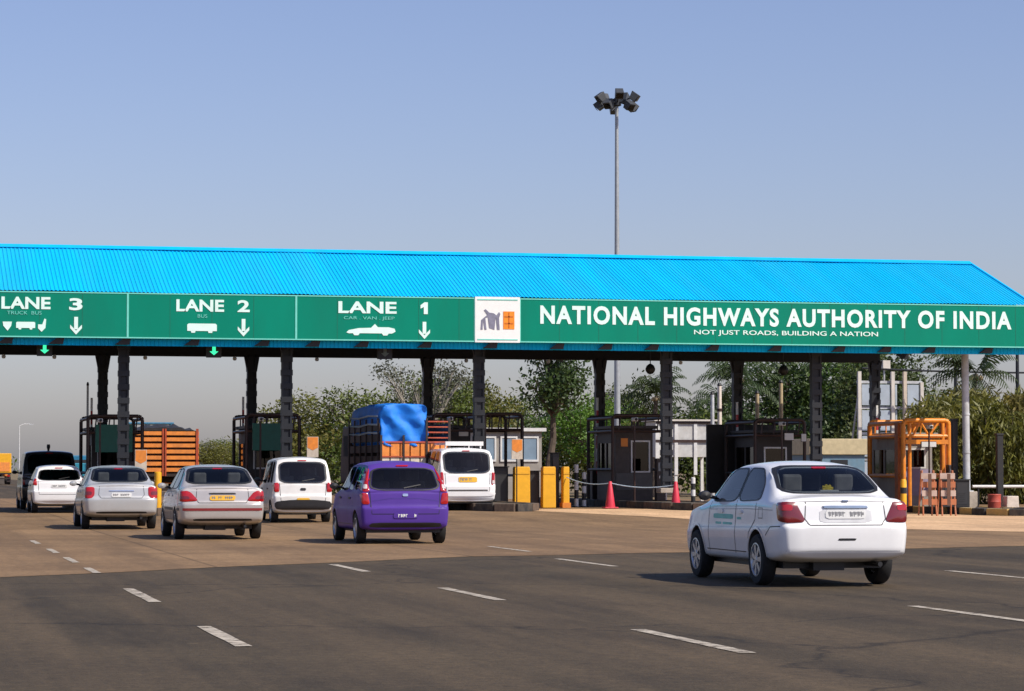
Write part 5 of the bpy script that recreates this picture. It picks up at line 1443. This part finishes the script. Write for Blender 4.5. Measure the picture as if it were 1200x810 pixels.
def trunk_mb(h, r, lobes, rng, lean=.1):
    mb = MB(); pts = [(0, 0, -.1)]; n = 4
    for i in range(1, n + 1): pts.append((rng.uniform(-lean, lean) * i * .5, rng.uniform(-lean, lean) * i * .5, h * i / n))
    mb.path(pts, [r * (1 - .12 * i) for i in range(n + 1)], 9)
    for l in lobes:
        e = Vector((l[0], l[1], l[2])); s0 = Vector(pts[-1]); mid = (s0 + e) / 2 + Vector((rng.uniform(-.2, .2), rng.uniform(-.2, .2), -.15))
        mb.path([tuple(s0), tuple(mid), tuple(e)], [r * .5, r * .33, r * .15], 6)
        for _ in range(3):
            t2 = e + Vector((rng.uniform(-.8, .8) * l[3], rng.uniform(-.8, .8) * l[4], rng.uniform(0, .8) * l[5]))
            mb.path([tuple(mid), tuple((mid + t2) / 2 + Vector((0, 0, .1))), tuple(t2)], [r * .22, r * .14, r * .05], 5)
    return mb
PROTO = {}
def tree_data(kind, seed, m, ncl=420, per=16, leaf=.22, bark=None):
    """unit trees about 8 m tall, scaled on placement"""
    rng = random.Random(seed)
    if kind == 'broad':
        lobes = [(rng.uniform(-1.6, 1.6), rng.uniform(-1.6, 1.6), rng.uniform(3.4, 6.4), rng.uniform(1.1, 1.9), rng.uniform(1.1, 1.9), rng.uniform(.9, 1.5)) for _ in range(7)] + [(0, 0, 4.6, 1.9, 1.9, 2.0)]
        th = 2.6
    elif kind == 'tall':
        lobes = [(rng.uniform(-.6, .6), rng.uniform(-.6, .6), 2.2 + i * 1.0, 1.15 - .08 * i, 1.15 - .08 * i, .95) for i in range(6)]
        th = 3.0
    elif kind == 'high':
        lobes = [(rng.uniform(-.75, .75), rng.uniform(-.7, .7), rng.uniform(3.9, 6.6), rng.uniform(.45, .75), rng.uniform(.45, .75), rng.uniform(.4, .8)) for _ in range(10)]
        th = 3.6
    elif kind == 'open':
        lobes = [(rng.uniform(-2.3, 2.3), rng.uniform(-2.0, 2.0), rng.uniform(4.0, 7.4), rng.uniform(.5, .9), rng.uniform(.5, .9), rng.uniform(.45, .8)) for _ in range(13)]
        th = 3.2
    else:  # shrub
        lobes = [(rng.uniform(-1.2, 1.2), rng.uniform(-1.0, 1.0), rng.uniform(.8, 2.2), rng.uniform(.8, 1.2), rng.uniform(.8, 1.2), rng.uniform(.7, 1.2)) for _ in range(5)]
        th = .6
    cm = crown_mesh('crown', lobes, ncl, per, leaf, .30, rng, m)
    to = trunk_mb(th, .20 if kind != 'shrub' else .07, lobes if kind != 'shrub' else lobes[:3], rng).build('trunk', bark or M_bark, smooth=True)
    tm = to.data; bpy.data.objects.remove(to)
    return cm, tm
def place_tree(name, lab, key, x, y, sx, sz, rz, cat='tree', group='trees behind the toll plaza'):
    cm, tm = PROTO[key]
    t = thing(name, lab, cat, (x, y, -.05), rz, group)
    t.scale = (sx, sx, sz)
    link('trunk', tm, t); link('crown', cm, t)
    return t
PROTO['g1'] = tree_data('broad', 1, L_green); PROTO['g2'] = tree_data('broad', 2, L_green); PROTO['g3'] = tree_data('broad', 5, L_bright)
PROTO['d1'] = tree_data('broad', 3, L_dark, 460); PROTO['d2'] = tree_data('high', 4, L_dark, 260, 14, .20); PROTO['o1'] = tree_data('broad', 8, L_olive)
PROTO['open'] = tree_data('open', 6, L_grey, 210, 13, .18, M_barkp); PROTO['s1'] = tree_data('shrub', 7, L_green, 260, 14, .17); PROTO['s2'] = tree_data('shrub', 9, L_olive, 260, 14, .17); PROTO['s3'] = tree_data('shrub', 10, L_dark, 260, 14, .17)
TREES = [  # name, label, proto, x, y, sx, sz, rz
    ('leafy_tree', 'olive green tree at the left end of the tree line, beside the white van roof', 'o1', 23.6, 160, 1.0, .86, .3),
    ('leafy_tree', 'green tree left of the blue tarpaulin', 'g1', 27.0, 158, 1.05, .90, 1.3),
    ('bare_tree', 'sparse greyish tree with pale limbs above the blue tarpaulin', 'open', 29.0, 150, 1.0, .98, .9),
    ('leafy_tree', 'green tree behind the rear column right of the blue tarpaulin', 'g2', 32.0, 160, 1.0, 1.02, 2.2),
    ('leafy_tree', 'olive tree above the white taxi roof rack', 'o1', 35.0, 163, .9, 1.0, 3.3),
    ('leafy_tree', 'green tree right of the front column above the white taxi', 'g1', 38.0, 166, .9, .88, 4.0),
    ('dark_tree', 'dark slender tree with high crown above the yellow blocks', 'd2', 24.9, 103, 1.0, .98, 1.0),
    ('leafy_tree', 'bright green tree behind the yellow barrier blocks', 'g3', 36.0, 140, .85, .70, .5),
    ('leafy_tree', 'bright leafy tree left of the high mast', 'g3', 38.4, 148, .80, .76, 2.9),
    ('leafy_tree', 'dark green tree behind the brown booth', 'd1', 43.5, 160, .85, .95, 1.9),
    ('leafy_tree', 'green tree right of the high mast', 'g2', 45.0, 150, .65, .66, 5.0),
    ('leafy_tree', 'dark tree left of the banded white pole', 'd1', 48.0, 158, .9, .80, .2),
    ('leafy_tree', 'tall dark tree directly behind the banded white pole', 'd1', 50.5, 150, 1.25, 1.20, 4.4),
    ('leafy_tree', 'dark olive tree behind the two beige posts', 'g1', 53.2, 150, 1.2, 1.22, 3.9),
    ('leafy_tree', 'dark leafy tree above the near sedan, right of the beige posts', 'd1', 52.5, 140, 1.15, 1.15, 2.7),
    ('leafy_tree', 'dark green tree left of the panel frame', 'g2', 55.0, 148, 1.15, 1.12, 1.1),
    ('leafy_tree', 'dark tree behind the panel frame', 'd1', 62, 158, 1.1, .85, .6),
    ('leafy_tree', 'green tree low behind the right-hand palm', 'g2', 66, 158, 1.0, .70, 3.6),
    ('far_tree', 'small hazy far tree right of the orange slatted truck', 'g1', 40.5, 330, 1.25, .75, .1),
    ('far_tree', 'hazy far tree between the orange truck and the second booth', 'o1', 36.8, 320, 1.2, .70, 1.1),
    ('far_tree', 'low far tree behind the second booth frame', 'g2', 42.0, 290, 1.1, .80, 2.6),
    ('far_tree', 'far tree just left of the first olive tree', 'g1', 40.0, 260, 1.1, .85, 2.0),
]
for a in TREES: place_tree(*a)
SHR = [(22.2, 150, 's2', 1.5), (25.0, 148, 's1', 1.6), (28.2, 146, 's1', 1.5), (31.5, 146, 's2', 1.6), (34.6, 146, 's3', 1.5), (37.3, 144, 's2', 1.5), (40.3, 142, 's3', 1.7), (43.2, 142, 's1', 1.6), (46.4, 142, 's3', 1.7), (49.6, 142, 's3', 1.7), (47.6, 130, 's3', 1.5), (57.0, 142, 's1', 1.7), (60.5, 142, 's3', 1.7)]
ST = ['left of the white van roof', 'below the olive tree at the left', 'below the greyish tree', 'right of the blue tarpaulin', 'behind the white taxi', 'left of the yellow blocks', 'behind the yellow blocks', 'left of the brown booth', 'behind the brown booth', 'behind the right red cone', 'behind the banded pole', 'right of the panel frame', 'behind the palm at the right']
for i, (x, y, k, s) in enumerate(SHR):
    place_tree('shrub', 'bushy shrub at the foot of the tree line, ' + ST[i], k, x, y, s, s * .95, i * 1.3, 'shrub', 'shrubs at the foot of the trees')

# tall drooping bushes at the right verge
rng = random.Random(21)
for i in range(3):
    lobes = [(rng.uniform(-.8, .8), rng.uniform(-.6, .6), .8 + .75 * k, .95, .9, .75) for k in range(5)]
    PROTO['h%d' % i] = (crown_mesh('crown', lobes, 330, 16, .36, .24, rng, L_olive, 1.6, .22), None)
    to = MB()
    for q in range(6):
        a = rng.uniform(0, 6.28)
        to.path([(.15 * math.cos(a), .15 * math.sin(a), -.1), (.4 * math.cos(a), .35 * math.sin(a), 2.0), (.8 * math.cos(a), .7 * math.sin(a), 3.7)], [.035, .03, .012], 6)
    o = to.build('trunk', M_bark, smooth=True); PROTO['h%d' % i] = (PROTO['h%d' % i][0], o.data); bpy.data.objects.remove(o)
HL = ['first drooping olive bush right of the orange frame', 'second drooping olive bush, left of the silver column', 'drooping olive bush directly right of the silver column', 'drooping olive bush above the pale block',
      'drooping olive bush at the right edge above the pipe rail', 'last drooping olive bush at the right edge', 'drooping olive bush behind the others near the palm', 'back-row olive bush near the right edge']
for i, (x, y, s, sz) in enumerate(((40.0, 102, .95, .86), (41.6, 103.5, 1.0, .95), (43.1, 102.4, 1.05, .98), (44.7, 103, 1.05, 1.0), (46.2, 102.3, 1.05, .98), (47.8, 103.2, 1.1, 1.0), (44.0, 108, 1.2, 1.06), (47.4, 108, 1.2, 1.05))):
    place_tree('tall_bush', HL[i], 'h%d' % (i % 3), x, y, s, sz, i * 1.1, 'bush', 'drooping bushes at the right verge')
tag(crown_mesh('verge_grass', [], 0, 0, 0, 0, rng, L_olive) and link('verge_grass', crown_mesh('verge_grass', [(42 + 2.0 * i, 90 + (i % 3) * 3, .12, 1.8, 4.5, .16) for i in range(7)], 700, 8, .25, .2, rng, L_olive, -1.0, .2)), 'low olive grass and weeds along the right verge', 'grass', kind='stuff')

# coconut palms
def palm_data(seed, h, nf, fl):
    rng = random.Random(seed)
    tr = MB(); pts = []; rs = []
    bx, by = rng.uniform(-.4, .4), rng.uniform(-.3, .3)
    for i in range(9):
        u = i / 8; pts.append((bx * u * u, by * u * u, h * u)); rs.append(.16 - .06 * u + (.05 if i == 0 else 0))
    tr.path(pts, rs, 10)
    o = tr.build('trunk', M_bark, smooth=True); tm = o.data; bpy.data.objects.remove(o)
    top = Vector(pts[-1]); vs = []; fs = []
    for f in range(nf):
        az = 2 * math.pi * f / nf * 2.4 + rng.uniform(-.2, .2); el = rng.uniform(-.35, 1.15); L = fl * rng.uniform(.8, 1.1)
        d = Vector((math.cos(az) * math.cos(el), math.sin(az) * math.cos(el), math.sin(el))); side = Vector((-math.sin(az), math.cos(az), 0))
        p = top.copy(); n = 16
        for i in range(n):
            u = i / n
            dd = (d + Vector((0, 0, -1.5 * u * u))).normalized()
            nx = p + dd * (L / n)
            k = len(vs); w_ = .02
            vs += [p - side * w_, p + side * w_, nx + side * w_ * .8, nx - side * w_ * .8]; fs.append((k, k + 1, k + 2, k + 3))
            if i > 1:
                for s in (-1, 1):
                    ll = L * .30 * math.sin(math.pi * (u * .85 + .12)) * rng.uniform(.8, 1.15)
                    e = (side * s * .8 + dd * .55 + Vector((0, 0, -.55 - .3 * rng.random()))).normalized()
                    k = len(vs); q = p.lerp(nx, .5)
                    vs += [q - dd * .035, q + dd * .035, q + e * ll * .6 + dd * .03, q + e * ll, q + e * ll * .6 - dd * .03]; fs.append((k, k + 1, k + 2, k + 3, k + 4))
            p = nx
    me = bpy.data.meshes.new('fronds'); me.from_pydata([tuple(v) for v in vs], [], fs); me.materials.append(L_palm); me.update()
    nuts = MB()
    for q in range(6):
        a = q * 1.05; nuts.lathe([(.001, -.12), (.09, -.06), (.10, .03), (.001, .12)], n=8, c=(top.x + .2 * math.cos(a), top.y + .2 * math.sin(a), top.z - .15))
    o = nuts.build('nuts', M_beige, smooth=True); nm = o.data; bpy.data.objects.remove(o)
    return tm, me, nm
PALMS = [palm_data(31, 5.2, 22, 2.4), palm_data(32, 6.2, 24, 2.6)]
for x, y, k, s, lab in ((38.9, 138, 0, 1.02, 'coconut palm just right of the high mast pole'), (42.4, 135, 1, 1.0, 'coconut palm between the dark column and the banded pole'), (45.8, 112, 0, 1.08, 'coconut palm rising beside the silver column at the right'),
                        (46.4, 150, 1, .85, 'palm far behind the brown booth'), (67.5, 150, 0, 1.05, 'palm at the right edge behind the power pole')):
    tm, fm, nm = PALMS[k]
    t = thing('palm_tree', lab, 'palm', (x, y, -.05), x * 1.7, 'palms behind the plaza'); t.scale = (s,) * 3
    link('trunk', tm, t); cr_ = link('crown', fm, t); link('nuts', nm, cr_)
# low far tree line on the horizon
rng = random.Random(5)
lobes = [(-700 + i * 26 + rng.uniform(-9, 9), 1500 + rng.uniform(-60, 60), 2.2, 17, 8, rng.uniform(2.2, 4.2)) for i in range(100)]
fo = link('far_tree_line', crown_mesh('far_tree_line', lobes, 2600, 6, 2.6, 2.0, rng, L_green))
tag(fo, 'low hazy tree line along the far horizon', 'trees', kind='stuff')
